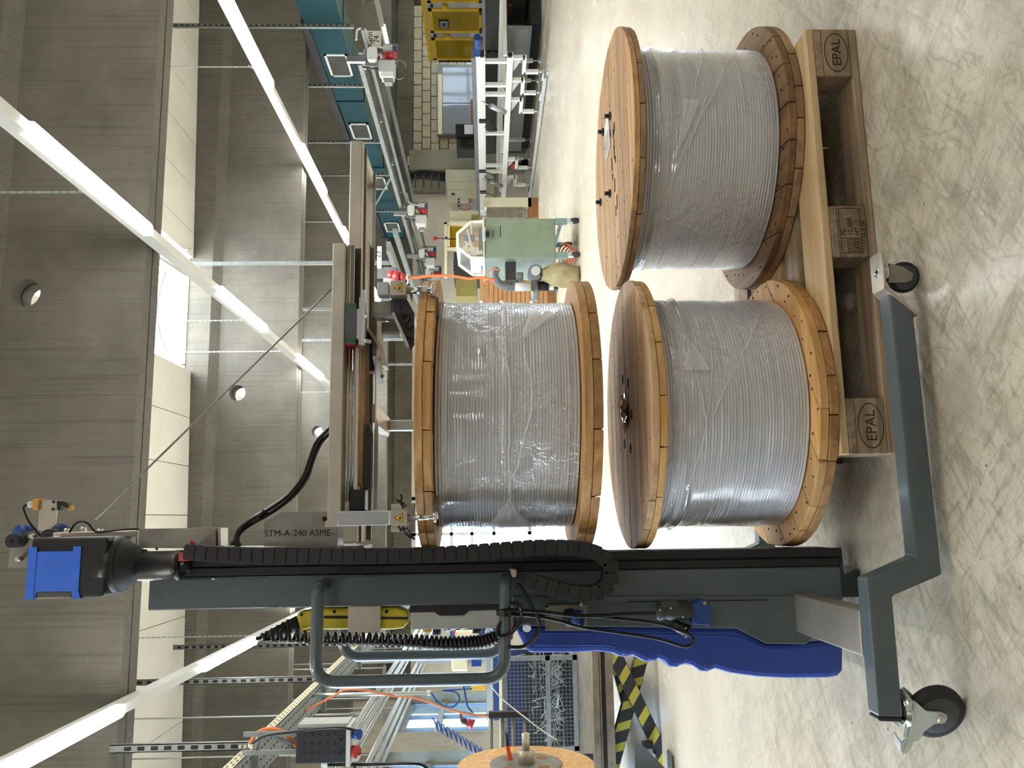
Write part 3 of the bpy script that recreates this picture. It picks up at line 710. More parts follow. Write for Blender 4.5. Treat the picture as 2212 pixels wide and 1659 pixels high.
spool('cable_spool', C1, .403, .334, .752, .485, .050, .046, 'w_x', 'w_x', 'w_y', 'w_x', 0, rad(0), 46,
      'spool hanging in the steel claws of the lifter, above the others',
      ((.93, 1.0, .003),), ((.53, .004, .012, .012), (.96, .006, .03, 0)), 37, None, False, (5, 5, 5, 5), pivot=(C1[0], C1[1], .752), rot=(0, .012, 0),
      gathers=((-139, .985, -174, .905, 1.075, 3), (-62, .96, -40, .84, .93, 5)), creases=((-139, -60, .985, 1.0, .0028), (-139, -172, .985, 1.07, .0025), (-60, -95, .95, .93, .0022), (-95, -130, .93, .99, .002)))

# ================================================================== the spool lifter
t = T('spool_lifter')
LEG = [(.527, .090), (.478, .034), (-.141, .025), (-.186, .143), (-.446, .142), (-.443, .197), (-.146, .199), (-.100, .082)]
for y0, y1 in ((1.89, 1.945), (2.985, 3.04)):
    i = t.part('leg', M().prism(LEG, 'y', y0, y1), 'grey', bevel=.006)
    t.part('end_cap', M().prism([(-.446, .142), (-.456, .143), (-.453, .196), (-.443, .197)], 'y', y0+.003, y1-.003), 'black', sub=i, bevel=.004)
t.part('cross_tube', M().box(-.323, -.220, 1.946, 2.984, .146, .199), 'steel', bevel=.003)
# rear swivel casters with brake, front swivel casters under a bent plate
def caster(x, y, rot):
    Rm = Matrix.Translation((x, y, 0)) @ Matrix.Rotation(rot, 4, 'Z'); w = M(); r = .0625
    w.lathe((0, -.016, .0625), (0, 1, 0), [(.042, 0), (.052, .001), (.0605, .004), (r, .009), (r, .023), (.0605, .028), (.052, .031), (.042, .032)], 40)
    i = t.part('caster_wheel', w.xf(Rm), 'rubber')
    t.part('wheel_disc', M().lathe((0, -.0175, .0625), (0, 1, 0), [(.02, 0), (.044, .0), (.047, .003), (.047, .032), (.044, .035), (.02, .035)], 36).xf(Rm), 'wheelgrey', sub=i)
    poly = [(-.044, .141), (.036, .141), (.047, .128), (.020, .098), (.016, .062), (.009, .051), (-.003, .049), (-.011, .056), (-.014, .076), (-.030, .094), (-.056, .104), (-.060, .120)]
    f = M(); f.prism([(a, c) for a, c in poly], 'y', -.025, -.021); f.prism(poly, 'y', .021, .025); f.box(-.044, .044, -.025, .025, .129, .133)
    j = t.part('caster_fork', f.xf(Rm), 'zinc')
    t.part('swivel_head', M().lathe((.004, 0, .129), (0, 0, 1), [(.03, 0), (.036, .003), (.034, .007), (.028, .009), (.028, .013)], 28).xf(Rm), 'chrome', sub=j)
    t.part('axle_bolt', M().cyl((.0, -.031, .0625), (.0, .031, .0625), .0085, n=6).xf(Rm), 'steel', sub=j)
    b = M(); b.prism([(-.052, .128), (-.066, .142), (-.090, .138), (-.098, .124), (-.078, .114), (-.056, .112)], 'y', -.02, -.017); b.bar((-.055, -.018, .128), (-.094, -.018, .134), .004, .004); b.obox((-.084, 0, .134), (.034, .036, .003), (0, rad(-14), 0))
    t.part('brake_pedal', b.xf(Rm), 'zinc', sub=j, bevel=.001)
caster(-.437, 1.905, rad(-26)); caster(-.41, 3.01, rad(30))
def front_caster(x, y0):
    y = y0+.028; p = M()
    p.rbox(x-.052, x+.045, y-.03, y+.033, .094, .101, .012, 'z'); i = t.part('caster_plate', p, 'steel', bevel=.002)
    t.part('slanted_plate', M().prism([(x-.050, .101), (x-.058, .094), (x-.118, .026), (x-.112, .021), (x-.045, .094)], 'y', y-.028, y+.028), 'steel', sub=i, bevel=.001)
    c = M(); c.lathe((x-.002, y, .0995), (0, 0, 1), [(.013, 0), (.013, .0025), (.009, .0035), (.009, .002)], 20); t.part('bolt_head', c, 'chrome', sub=i)
    t.part('bolt_socket', M().cyl((x-.002, y, .1015), (x-.002, y, .1032), .004, n=6), 'hole', sub=i)
    t.part('swivel_head', M().lathe((x-.002, y, .080), (0, 0, 1), [(.022, 0), (.026, .004), (.024, .009), (.02, .0138)], 24), 'chrome', sub=i)
    Rm = Matrix.Translation((x-.015, y, 0)) @ Matrix.Rotation(rad(-18), 4, 'Z'); w = M()
    w.lathe((0, -.011, .0375), (0, 1, 0), [(.02, 0), (.034, .002), (.0375, .006), (.0375, .016), (.034, .02), (.02, .022)], 32)
    j = t.part('caster_wheel', w.xf(Rm), 'rubber'); t.part('wheel_disc', M().cyl((0, -.0125, .0375), (0, .0125, .0375), .029, n=28).xf(Rm), 'wheelgrey', sub=j)
    f = M(); poly = [(-.012, .082), (.034, .082), (.026, .048), (.009, .022), (-.006, .024), (-.012, .040)]
    f.prism(poly, 'y', -.019, -.016); f.prism(poly, 'y', .016, .019); f.box(-.012, .034, -.019, .019, .079, .082)
    t.part('caster_fork', f.xf(Rm), 'steel2', bevel=.001); t.part('axle_bolt', M().cyl((.002, -.023, .036), (.002, .023, .036), .006, n=6).xf(Rm), 'steel2')
front_caster(.578, 1.889); front_caster(.578, 2.984)
# mast
mast = t.part('mast', M().rbox(-.235, -.147, 2.36, 2.57, .062, 1.981, .008, 'z'), 'grey')
t.part('mast_screw', M().cyl((-.202, 2.3585, 1.955), (-.202, 2.364, 1.955), .006, n=14), 'chrome', sub=mast)
pr = M(); pr.box(-.146, -.099, 2.375, 2.555, .045, 1.90); pr.box(-.121, -.096, 2.366, 2.372, .05, 1.90); pr.box(-.146, -.124, 2.362, 2.374, .06, 1.9)
t.part('guide_profile', pr, 'blackm', bevel=.003)
t.part('mast_foot', M().prism([(-0.1182, 0.0537), (-0.1696, 0.0432), (-0.1548, 0.0102), (-0.1602, -0.0053), (-0.2339, 0.0061), (-0.2354, 0.0669)], 'y', 2.372, 2.56), 'grey_d', bevel=.003)
pan = t.part('housing', M().prism([(-0.2131, 0.9879), (-0.2924, 0.9891), (-0.3111, 0.3674), (-0.3534, 0.2859), (-0.3567, 0.1762), (-0.3375, 0.1462), (-0.2267, 0.0542)], 'y', 2.352, 2.60), 'grey', bevel=.004)
for q in ([(-0.2319, 0.6679), (-0.2323, 0.4977), (-0.2348, 0.4978), (-0.2344, 0.6680)], [(-0.2330, 0.4615), (-0.2338, 0.2708), (-0.2363, 0.2710), (-0.2355, 0.4616)]):
    t.part('slot', M().prism(q, 'y', 2.350, 2.353), 'hole', sub=pan)
BL = [(-0.2969, 0.9785), (-0.3193, 0.9686), (-0.3678, 0.9451), (-0.3702, 0.8173), (-0.3678, 0.7531), (-0.3735, 0.7122), (-0.3825, 0.6920), (-0.3853, 0.6741), (-0.3807, 0.6560), (-0.3884, 0.6408), (-0.3973, 0.6232), (-0.4001, 0.6053), (-0.3906, 0.5869), (-0.3984, 0.5667), (-0.4134, 0.5545), (-0.4151, 0.5288), (-0.4043, 0.5129), (-0.4122, 0.4901), (-0.4260, 0.4702), (-0.4290, 0.4471), (-0.4208, 0.4261), (-0.4339, 0.3830), (-0.4452, 0.3062), (-0.4504, 0.2290), (-0.4515, 0.1125), (-0.4472, 0.0836), (-0.4327, 0.0681), (-0.3461, 0.0599), (-0.3542, 0.1572), (-0.3567, 0.2226), (-0.3556, 0.2811), (-0.3081, 0.3627)]
bl = t.part('battery_cover', M().prism(BL, 'y', 2.37, 2.63), 'blue', bevel=.014)
for q in [(-0.3744, 2.3700, 0.6622), (-0.3906, 2.3700, 0.5869), (-0.4031, 2.3700, 0.5128), (-0.4182, 2.3700, 0.4337)]:      # grip scoops along the edge
    t.part('grip_rib', M().ball(Vector(q)+Vector((.012, .006, .014)), .016, 8, (1.1, .5, 1.2)), 'blue', sub=bl)
ln = M(); ln.tube([(-0.3149, 2.3695, 0.9378), (-0.3186, 2.3695, 0.7388), (-0.3322, 2.3695, 0.4032), (-0.3381, 2.3695, 0.3516), (-0.3718, 2.3695, 0.2758)], .0018, 6); t.part('moulded_line', ln, 'blue', sub=bl)
t.part('cover_ridge', M().tube(smooth_path([(-0.3461, 2.3710, 0.9319), (-0.3497, 2.3710, 0.7396), (-0.3566, 2.3710, 0.7012)], 5), .003, 6), 'blue', sub=bl)
st = M(); st.rbox(-.338, -.285, 2.40, 2.46, .972, .998, .008, 'y'); rs = t.part('red_strap', M().rbox(-.336, -.275, 2.395, 2.47, .984, 1.003, .006, 'y'), 'redgloss', bevel=.004)
# push handles
for y in (2.28, 2.69):
    ys = 2.34 if y < 2.5 else 2.60
    P = [(-.175, ys, 1.506), (-.175, y, 1.506), (-.417, y, 1.506), (-.417, y, 1.012), (-.170, y, 1.006), (-.170, ys, 1.006)]
    P = [Vector(p) for p in P]; A = round_path(P[:2]+[P[2]], .03, 6); path = round_path(P, .055, 8)
    h = t.part('push_handle', M().tube(path, .0165, 14), 'grey')
    if y > 2.5: t.part('handle_root', M().box(-.19, -.15, 2.56, 2.605, .98, 1.53), 'grey', sub=h)
    else: t.part('handle_root', M().cyl((-.175, 2.335, 1.506), (-.175, 2.362, 1.506), .0165).cyl((-.170, 2.335, 1.006), (-.170, 2.362, 1.006), .0165), 'grey', sub=h)
# motor block at the mast head
mb = M(); mb.rbox(-.186, -.032, 2.235, 2.385, 2.045, 2.242, .012, 'y'); i = t.part('motor_block', mb, 'black', bevel=.006)
t.part('gear_neck', M().lathe((-.108, 2.305, 2.046), (0, 0, -1), [(.072, 0), (.071, .012), (.048, .05), (.040, .056), (.040, .07)], 28), 'blackm', sub=i)
t.part('motor_tube', M().lathe((-.112, 2.30, 1.985), (0, 0, -1), [(.039, 0), (.039, .092), (.0405, .094), (.0405, .108), (.037, .112), (.030, .114)], 32), 'black', sub=i)
t.part('neck_collar', M().lathe((-.108, 2.305, 2.05), (0, 0, -1), [(.076, -.03), (.076, .01), (.070, .02)], 28), 'black', sub=i)
tp = M(); tp.prism([(-.189, 2.246), (-.056, 2.246), (-.056, 2.225), (-.068, 2.225), (-.068, 2.132), (-.056, 2.132), (-.056, 2.112), (-.168, 2.112), (-.189, 2.106), (-.189, 2.126), (-.170, 2.130), (-.170, 2.218), (-.189, 2.222)], 'y', 2.2315, 2.2345)
tp.box(-.189, -.185, 2.2335, 2.262, 2.215, 2.246); tp.box(-.189, -.1865, 2.2335, 2.262, 2.106, 2.126); tp.box(-.189, -.056, 2.2335, 2.30, 2.2425, 2.246)
t.part('masking_tape', tp, 'tape', sub=i)
t.part('tape_edge', M().box(-.187, -.058, 2.2308, 2.2316, 2.2235, 2.2250), 'bluepl', sub=i)
t.part('battery_window', M().rbox(-.1875, -.172, 2.2325, 2.37, 2.132, 2.216, .003, 'y'), 'acryl', sub=i); t.part('window_highlight', M().box(-.1885, -.1835, 2.231, 2.2325, 2.13, 2.218), 'chrome', sub=i)  # bright strip put in as the white highlight on the battery window
cn = M(); cn.cyl((-.110, 2.285, 1.872), (-.110, 2.285, 1.846), .018, n=16); cn.cyl((-.118, 2.28, 1.856), (-.118, 2.25, 1.850), .010, n=12); t.part('motor_plug', cn, 'black', sub=i)
rc = M(); rc.obox((-.088, 2.262, 1.854), (.022, .014, .028), (0, 0, 0)); rc.tube(smooth_path([(-.084, 2.262, 1.843), (-.072, 2.26, 1.832), (-.058, 2.258, 1.829), (-.050, 2.256, 1.834), (-.047, 2.256, 1.840)], 5), .005, 8)
t.part('locking_clip', rc, 'redclip', sub=i)
for x, z in ((-.124, 1.884), (-.106, 1.858)): t.part('clip_screw', M().cyl((x, 2.255, z), (x, 2.262, z), .005, n=8), 'chrome', sub=i)
# pulley plate, rollers, pulleys, sensor
t.part('pulley_plate', M().prism([(-0.1167, 2.4063), (-0.1176, 2.3510), (-0.1015, 2.2363), (-0.0189, 2.2420), (-0.0171, 2.3588), (-0.0422, 2.4059)], 'y', 2.43, 2.436), 'steel2')
for p in ((-0.0419, 2.4000, 2.3764), (-0.0306, 2.4000, 2.2802)):
    j = t.part('roller', M().cyl((p[0], 2.385, p[2]), (p[0], 2.43, p[2]), .019, n=20), 'rubber'); t.part('roller_bore', M().cyl((p[0], 2.383, p[2]), (p[0], 2.386, p[2]), .005, n=10), 'hole', sub=j)
for p in ((-0.0302, 2.4200, 2.3369), (-0.0938, 2.4200, 2.3705)): t.part('cap_screw', M().cyl((p[0], 2.405, p[2]), (p[0], 2.43, p[2]), .006, n=10), 'chrome')
for p, r in (((-0.0253, 2.4600, 2.2826), .031), ((-0.0224, 2.4600, 2.3850), .026)):
    t.part('rope_pulley', M().lathe((p[0], 2.445, p[2]), (0, 1, 0), [(.006, 0), (r, .0), (r, .003), (r-.007, .007), (r-.007, .013), (r, .017), (r, .02), (.006, .02)], 32), 'bluepl')
t.part('head_strip', M().prism([(-0.0203, 2.2529), (-0.0187, 2.0223), (-0.0365, 2.0213), (-0.0330, 2.2520)], 'y', 2.36, 2.41), 'steel', bevel=.002)
for p in ((-0.0158, 2.3850, 2.2278), (-0.0127, 2.3850, 2.1821), (-0.0185, 2.3850, 2.1358)): t.part('hex_bolt', M().cyl((p[0]-.01, 2.385, p[2]), (p[0]+.006, 2.385, p[2]), .008, n=6), 'chrome')
s = t.part('sensor_plate', M().prism([(0.0703, 2.3159), (0.0683, 2.2643), (0.0025, 2.2673), (-0.0178, 2.2850), (-0.0135, 2.3147)], 'y', 2.40, 2.404), 'steel')
t.part('sensor_body', M().prism([(0.0732, 2.3317), (0.0730, 2.3136), (0.0419, 2.3138), (0.0434, 2.3307)], 'y', 2.392, 2.425), 'sens', sub=s, bevel=.002)
t.part('sensor_gland', M().cyl((0.0577, 2.4080, 2.3321), (0.0580, 2.4080, 2.3501), .009, n=8), 'lightgrey', sub=s)
t.part('sensor_lever', M().prism([(0.0684, 2.2668), (0.0654, 2.2395), (0.0497, 2.2307), (0.0447, 2.2393), (0.0565, 2.2531), (0.0397, 2.2570), (0.0412, 2.2649)], 'y', 2.395, 2.42), 'black', sub=s, bevel=.002)
p = (0.0472, 2.4050, 2.2318); t.part('lever_roller', M().cyl((p[0], 2.40, p[2]), (p[0], 2.414, p[2]), .007, n=14), 'sens', sub=s)
for q in ((0.0645, 2.3990, 2.2764), (0.0438, 2.3990, 2.2762)): t.part('screw', M().cyl((q[0], 2.396, q[2]), (q[0], 2.40, q[2]), .004, n=8), 'blackm', sub=s)
t.part('sensor_lead', M().tube(smooth_path([(0.0580, 2.4080, 2.3501), (0.0504, 2.4080, 2.3637), (0.0166, 2.4080, 2.3495), (-0.0147, 2.4080, 2.3240), (-0.0355, 2.4080, 2.3045)], 6), .0034, 7), 'cable')
t.part('sensor_lead', M().tube(smooth_path([(-0.0208, 2.3500, 2.2026), (0.0017, 2.3500, 2.1891), (0.0089, 2.3500, 2.1695), (0.0011, 2.3500, 2.1513), (-0.0193, 2.3500, 2.1324), (-0.0185, 2.3500, 2.0997), (-0.0133, 2.3500, 2.0270), (-0.0238, 2.3500, 1.9987), (-0.0430, 2.3500, 1.9800), (-0.0721, 2.3500, 1.9608)], 6), .003, 7), 'cable')
# carriage gussets with the mill stamp
g = M(); GA = [(-0.0147, 2.0061), (-0.0178, 1.7978), (-0.0689, 1.7957), (-0.0657, 2.0032)]
g.prism(GA, 'y', 2.33, 2.335); g.prism(GA, 'y', 2.40, 2.405); g.box(-.019, -.014, 2.335, 2.40, 1.79, 2.0); gi = t.part('upper_gusset', g, 'steel2')
t.part('gusset_clip', M().prism([(-0.0154, 1.8011), (-0.0156, 1.7860), (-0.0695, 1.7837), (-0.0694, 1.7913), (-0.0255, 1.7931), (-0.0254, 1.8007)], 'y', 2.336, 2.40), 'steel', sub=gi)
GB = [(-0.0652, 1.6573), (-0.0022, 1.6594), (0.0246, 1.6215), (0.0255, 1.5051), (0.0165, 1.4898), (-0.0096, 1.4893), (-0.0138, 1.4617), (-0.0707, 1.4606)]
g = M(); g.prism(GB, 'y', 2.30, 2.306); gi = t.part('lower_gusset', g, 'steel2'); t.part('lower_gusset', M().prism(GB, 'y', 2.40, 2.406), 'steel2')
t.part('gusset_edge', M().prism([(-0.0149, 1.4692), (-0.0150, 1.4616), (-0.0707, 1.4606), (-0.0706, 1.4681)], 'y', 2.306, 2.40), 'steel', sub=gi)
p = (-0.0321, 2.2992, 1.5636); t.part('mill_stamp', text('STM-A-240 ASME-', .0245, facing((p[0]+.0, 2.2992, p[2]), (0, 0, -1), (1, 0, 0)), .0004), 'ink', sub=gi)
p = (0.0053, 2.3000, 1.4921); t.part('shackle_pin', M().cyl((p[0], 2.285, p[2]), (p[0], 2.31, p[2]), .009, n=16), 'chrome'); t.part('shackle_bore', M().cyl((p[0], 2.284, p[2]), (p[0], 2.286, p[2]), .006, n=14), 'hole')
t.part('carriage', M().box(-.094, -.07, 2.38, 2.55, 1.40, 1.88), 'steel2')
# boom: front beam with rails, rear ladder frame
fb = M(); fb.box(-.012, .755, 2.20, 2.262, 1.4345, 1.470)
i = t.part('front_beam', fb, 'steel', bevel=.003)
t.part('beam_end_plate', M().box(-.016, .0, 2.197, 2.265, 1.428, 1.474), 'steel', sub=i)
fr = M(); fr.box(-.06, 1.105, 2.305, 2.345, 1.408, 1.445)
i = t.part('rear_frame', fr, 'steel', bevel=.003)
f2 = M(); f2.box(-.06, 1.105, 2.55, 2.59, 1.408, 1.445); f2.box(1.065, 1.105, 2.345, 2.55, 1.408, 1.445); t.part('rear_frame_far', f2, 'steel', sub=i, bevel=.003)
t.part('frame_floor', M().box(-.06, .86, 2.346, 2.549, 1.414, 1.420), 'steel2', sub=i); t.part('frame_lip', M().box(-.06, 1.10, 2.346, 2.356, 1.402, 1.410), 'steel2', sub=i); t.part('frame_lip', M().box(-.06, 1.10, 2.538, 2.549, 1.402, 1.410), 'steel2', sub=i)
r1 = M(); r1.box(.49, .755, 2.222, 2.242, 1.4125, 1.434); r1.box(.49, .755, 2.219, 2.222, 1.424, 1.431); t.part('linear_rail', r1, 'chrome', bevel=.0015)
r2 = M(); r2.box(.49, .755, 2.250, 2.262, 1.400, 1.434); t.part('rail_back_strip', r2, 'darkgrey')
for z, y, r in ((1.4305, 2.242, .0035), (1.4225, 2.245, .0035), (1.4145, 2.248, .0035)): t.part('drive_rod', M().cyl((.05, y, z), (.50, y, z), r, n=10), 'chrome')
t.part('white_strip', M().box(.04, .49, 2.25, 2.254, 1.4015, 1.4105), 'whitepaint')
t.part('screw_guard', M().cyl((.09, 2.268, 1.393), (.49, 2.268, 1.393), .0085, n=16), 'tan')
t.part('scale_strip', M().box(.06, .50, 2.300, 2.304, 1.380, 1.394), 'steel2')
def bearing(x0, x1, y0, y1, z0, z1):
    k = t.part('bearing_block', M().box(x0+.014, x1-.014, y0, y1, z0, z1), 'bearing', bevel=.0015)
    for a, b in ((x0+.003, x0+.014), (x1-.014, x1-.003)): t.part('end_cap', M().box(a, b, y0+.001, y1-.001, z0+.002, z1), 'green', sub=k, bevel=.001)
    for a, b in ((x0, x0+.003), (x1-.003, x1)): t.part('wiper', M().box(a, b, y0+.001, y1-.001, z0+.003, z1-.001), 'railred', sub=k)
    for x in (x0+.008, x1-.008): t.part('cap_hole', M().cyl((x, y0-.0006, z0+.008), (x, y0+.001, z0+.008), .002, n=8), 'hole', sub=k)
    t.part('block_base', M().box(x0+.016, x1-.016, y0+.002, y1-.002, z0-.006, z0), 'alu', sub=k)
bearing(.470, .585, 2.205, 2.258, 1.402, 1.436); bearing(.425, .545, 2.365, 2.42, 1.372, 1.402)
pl = M(); pl.box(.468, .60, 2.20, 2.30, 1.388, 1.3955); ci = t.part('carriage_plate', pl, 'steel', bevel=.001)
t.part('carriage_edge', M().box(.466, .62, 2.196, 2.21, 1.378, 1.388), 'alu', sub=ci); t.part('carriage_tongue', M().prism([(.455, 2.30), (.60, 2.30), (.60, 2.45), (.40, 2.45)], 'z', 1.360, 1.372), 'steel2', sub=ci)
for x, y, z in ((.478, 2.20, 1.372), (.545, 2.20, 1.372), (.478, 2.205, 1.366), (.47, 2.40, 1.352), (.415, 2.40, 1.352)): t.part('carriage_bolt', M().cyl((x, y, z+.008), (x, y, z-.004), .006, n=6), 'chrome', sub=ci)
t.part('tilted_bracket', M().prism([(0.5233, 1.3828), (0.5285, 1.3765), (0.4756, 1.3388), (0.4207, 1.3280), (0.4208, 1.3407), (0.4704, 1.3464)], 'y', 2.26, 2.33), 'steel', sub=ci, bevel=.001)
sm = M(); sm.rbox(.026, .082, 2.235, 2.30, 1.378, 1.420, .006, 'x'); si = t.part('drive_motor', sm, 'black', bevel=.004)
t.part('motor_base', M().box(.016, .026, 2.23, 2.305, 1.372, 1.424), 'black', sub=si); t.part('motor_flange', M().cyl((.0, 2.262, 1.40), (.016, 2.262, 1.40), .016, n=18), 'bearing', sub=si)
t.part('drive_cover', M().prism([(.085, 1.366), (.235, 1.366), (.265, 1.374), (.235, 1.384), (.085, 1.384)], 'y', 2.25, 2.30), 'blackm', sub=si, bevel=.002)
t.part('cover_sheet', M().prism([(.03, 1.352), (.26, 1.352), (.28, 1.358), (.45, 1.360), (.45, 1.363), (.03, 1.362)], 'y', 2.29, 2.296), 'lightgrey')
# claws
def claw(x, y, z, arm_top, pr=.0078):
    a = t.part('claw_arm', M().box(x-.0185, x+.0185, y-.02, y+.02, z+.026, arm_top), 'alu', bevel=.003)
    b = t.part('claw_head', M().rbox(x-.0205, x+.0205, y-.024, y+.024, z-.021, z+.022, .006, 'y'), 'steel', bevel=.001)
    P = [(-.0125, -.0105), (.0125, -.0105), (0, .0125)]
    t.part('warning_sign', M().prism([(x-c*1.0, z+a_*1.0) for a_, c in [(q[1], q[0]) for q in P]] if False else [(x+q[0], z+q[1]) for q in P], 'y', y-.0252, y-.0240), 'ink', sub=b)
    t.part('sign_field', M().prism([(x+q[0]*.84, z-.0008+q[1]*.84) for q in P], 'y', y-.0258, y-.0252), 'sign_y', sub=b)
    h = M(); h.prism([(x-.0055, z-.0062), (x-.0045, z-.0015), (x+.0005, z-.0015), (x+.003, z-.0045), (x+.0055, z-.005), (x+.0055, z-.0062)], 'y', y-.0262, y-.0258); t.part('sign_hand', h, 'ink', sub=b)
    pn = M(); pn.cyl((x, y, z-.020), (x, y, z-.088), pr, n=18); pi_ = t.part('claw_pin', pn, 'chrome')
    t.part('pin_disc', M().lathe((x, y, z-.086), (0, 0, -1), [(pr*1.5, 0), (pr*1.9, .001), (pr*1.9, .008), (pr*1.5, .009)], 20), 'chrome', sub=pi_)
    return b
b = claw(.0055, 2.165, 1.278, 1.434)
t.part('claw_lug', M().box(-.030, -.015, 2.15, 2.18, 1.262, 1.298).box(.026, .040, 2.15, 2.18, 1.262, 1.298), 'steel', sub=b, bevel=.001)
t.part('claw_foot', M().box(-.032, .042, 2.158, 2.172, 1.238, 1.250), 'steel2', sub=b)
for P in ([(0.0290, 2.1500, 1.2661), (0.0431, 2.1500, 1.2733), (0.0572, 2.1500, 1.2710), (0.0643, 2.1500, 1.2758)], [(0.0312, 2.1500, 1.2590), (0.0407, 2.1500, 1.2662), (0.0467, 2.1500, 1.2780), (0.0503, 2.1500, 1.2851)], [(-0.0200, 2.1500, 1.2705), (-0.0341, 2.1500, 1.2610), (-0.0482, 2.1500, 1.2445)], [(-0.0202, 2.1500, 1.2587), (-0.0366, 2.1500, 1.2493), (-0.0506, 2.1500, 1.2374)], [(-0.0152, 2.1500, 1.2799), (-0.0269, 2.1500, 1.2728), (-0.0247, 2.1500, 1.2634), (-0.0177, 2.1500, 1.2682)]): t.part('claw_lead', M().tube(smooth_path(P, 5), .003, 6), 'cable', sub=b)
b = claw(.619, 2.20, 1.287, 1.345, .0105)
t.part('claw_cranked_arm', M().prism([(0.6060, 1.3066), (0.6018, 1.2686), (0.5638, 1.2494), (0.4757, 1.2490), (0.4604, 1.2603), (0.5694, 1.3088)], 'y', 2.228, 2.25), 'grey_d', sub=b, bevel=.002)
t.part('arm_edge', M().prism([(0.5565, 1.3076), (0.5590, 1.3013), (0.4660, 1.2594), (0.4609, 1.2668)], 'y', 2.205, 2.228), 'alu', sub=b)
t.part('arm_slot', M().obox((0.5736, 2.2270, 1.2849), (.012, .001, .0025), (0, 0, 0)), 'hole', sub=b)
t.part('claw_stub', M().box(*[f((0.5974, 2.2350, 1.3675)[0], (0.5601, 2.2350, 1.3111)[0]) for f in (min, max)], 2.235, 2.275, *[f((0.5974, 2.2350, 1.3675)[2], (0.5601, 2.2350, 1.3111)[2]) for f in (min, max)]), 'steel2', bevel=.003)
t.part('claw_stub_lip', M().box(*[f((0.5606, 2.2300, 1.3663)[0], (0.5523, 2.2300, 1.3079)[0]) for f in (min, max)], 2.23, 2.28, *[f((0.5606, 2.2300, 1.3663)[2], (0.5523, 2.2300, 1.3079)[2]) for f in (min, max)]), 'steel2')
t.part('claw_stub', M().box(*[f((0.5551, 2.3000, 1.3472)[0], (0.5237, 2.3000, 1.2973)[0]) for f in (min, max)], 2.30, 2.34, *[f((0.5551, 2.3000, 1.3472)[2], (0.5237, 2.3000, 1.2973)[2]) for f in (min, max)]), 'steel2', bevel=.003)
t.part('claw_stub_lip', M().box(*[f((0.5257, 2.2950, 1.3463)[0], (0.5172, 2.2950, 1.2941)[0]) for f in (min, max)], 2.295, 2.345, *[f((0.5257, 2.2950, 1.3463)[2], (0.5172, 2.2950, 1.2941)[2]) for f in (min, max)]), 'chrome')
for P in ([(0.5475, 2.2220, 1.2791), (0.5553, 2.2220, 1.2715), (0.5500, 2.2220, 1.2614), (0.5344, 2.2220, 1.2664), (0.5292, 2.2220, 1.2739), (0.5136, 2.2220, 1.2637), (0.5239, 2.2220, 1.2537)], [(0.4929, 2.2220, 1.2687), (0.4902, 2.2220, 1.2586), (0.4798, 2.2220, 1.2509)], [(0.5423, 2.2220, 1.2765), (0.5501, 2.2220, 1.2816), (0.5606, 2.2220, 1.2842)]): t.part('claw_lead', M().tube(smooth_path(P, 5), .0022, 6), 'cable', sub=b)
# third claw behind the spool
b = claw(.33, 2.94, 1.278, 1.40); t.part('rear_claw_arm', M().box(.30, .36, 2.58, 2.96, 1.40, 1.43), 'steel')
# claw jaw lips gripping under the rim of the upper flange
for x, y in ((.010, 2.182), (.610, 2.215), (.33, 2.905)):
    d = (Vector((C1[0], C1[1], 0))-Vector((x, y, 0))).normalized(); c = Vector((x, y, 1.1845))+d*.030
    t.part('claw_jaw', M().obox(c, (.06, .026, .008), (0, 0, atan2(d.y, d.x))), 'steel2')
# wire rope from pulley to boom
t.part('wire_rope', M().tube([Vector((0.0140, 2.4400, 2.1760)).lerp(Vector((0.6607, 2.3300, 1.4958)), q/24) for q in range(25)], .0032, 7), 'rope')
# energy chain
path = smooth_path([Vector(p) for p in [(-0.0745, 2.2700, 1.8505), (-0.0832, 2.2700, 1.7587), (-0.0891, 2.2700, 1.6119), (-0.0927, 2.2700, 1.4646), (-0.0938, 2.2700, 1.3169), (-0.0925, 2.2700, 1.1686), (-0.0859, 2.2700, 1.0444), (-0.0793, 2.2700, 0.9198), (-0.0807, 2.2700, 0.8323), (-0.0915, 2.2700, 0.7700), (-0.1153, 2.2700, 0.7320), (-0.1471, 2.2700, 0.7218), (-0.1797, 2.2700, 0.7329), (-0.1997, 2.2700, 0.7634), (-0.2013, 2.2700, 0.8081), (-0.1921, 2.2700, 0.8538), (-0.1768, 2.2700, 0.9068), (-0.1615, 2.2700, 0.9499), (-0.1526, 2.2700, 0.9770)]], 12)
L = [0]
for a, b in zip(path, path[1:]): L.append(L[-1]+(b-a).length)
pitch = .0298; nl = int(L[-1]/pitch); j = 0
me = M(); me.rbox(-.0162, .0135, -.0215, .0215, -.03, .03, .004, 'z'); 
def at_len(s):
    for q in range(len(L)-1):
        if L[q+1] >= s: return path[q].lerp(path[q+1], (s-L[q])/(L[q+1]-L[q]))
    return path[-1]
for q in range(nl):
    a, b = at_len(q*pitch), at_len((q+1)*pitch); d = (b-a).normalized(); n_ = Vector((0, 1, 0)).cross(d); c = (a+b)/2
    Mx = Matrix((d, n_, Vector((0, 1, 0)) if d.cross(n_).y > 0 else Vector((0, -1, 0)))).transposed().to_4x4(); Mx.translation = c
    k = M(); k.rbox(-.0140, .0140, -.0205, .0205, -.030, .030, .005, 'z'); k.rbox(-.0165, .0155, -.0155, .0155, -.027, .027, .004, 'z'); k.xf(Mx)
    t.part('chain_link', k, 'blackm', bevel=.001)
t.part('chain_anchor', M().prism([(-0.1339, 0.9935), (-0.1366, 0.9764), (-0.1533, 0.9791), (-0.1532, 0.9889)], 'y', 2.235, 2.37), 'steel')
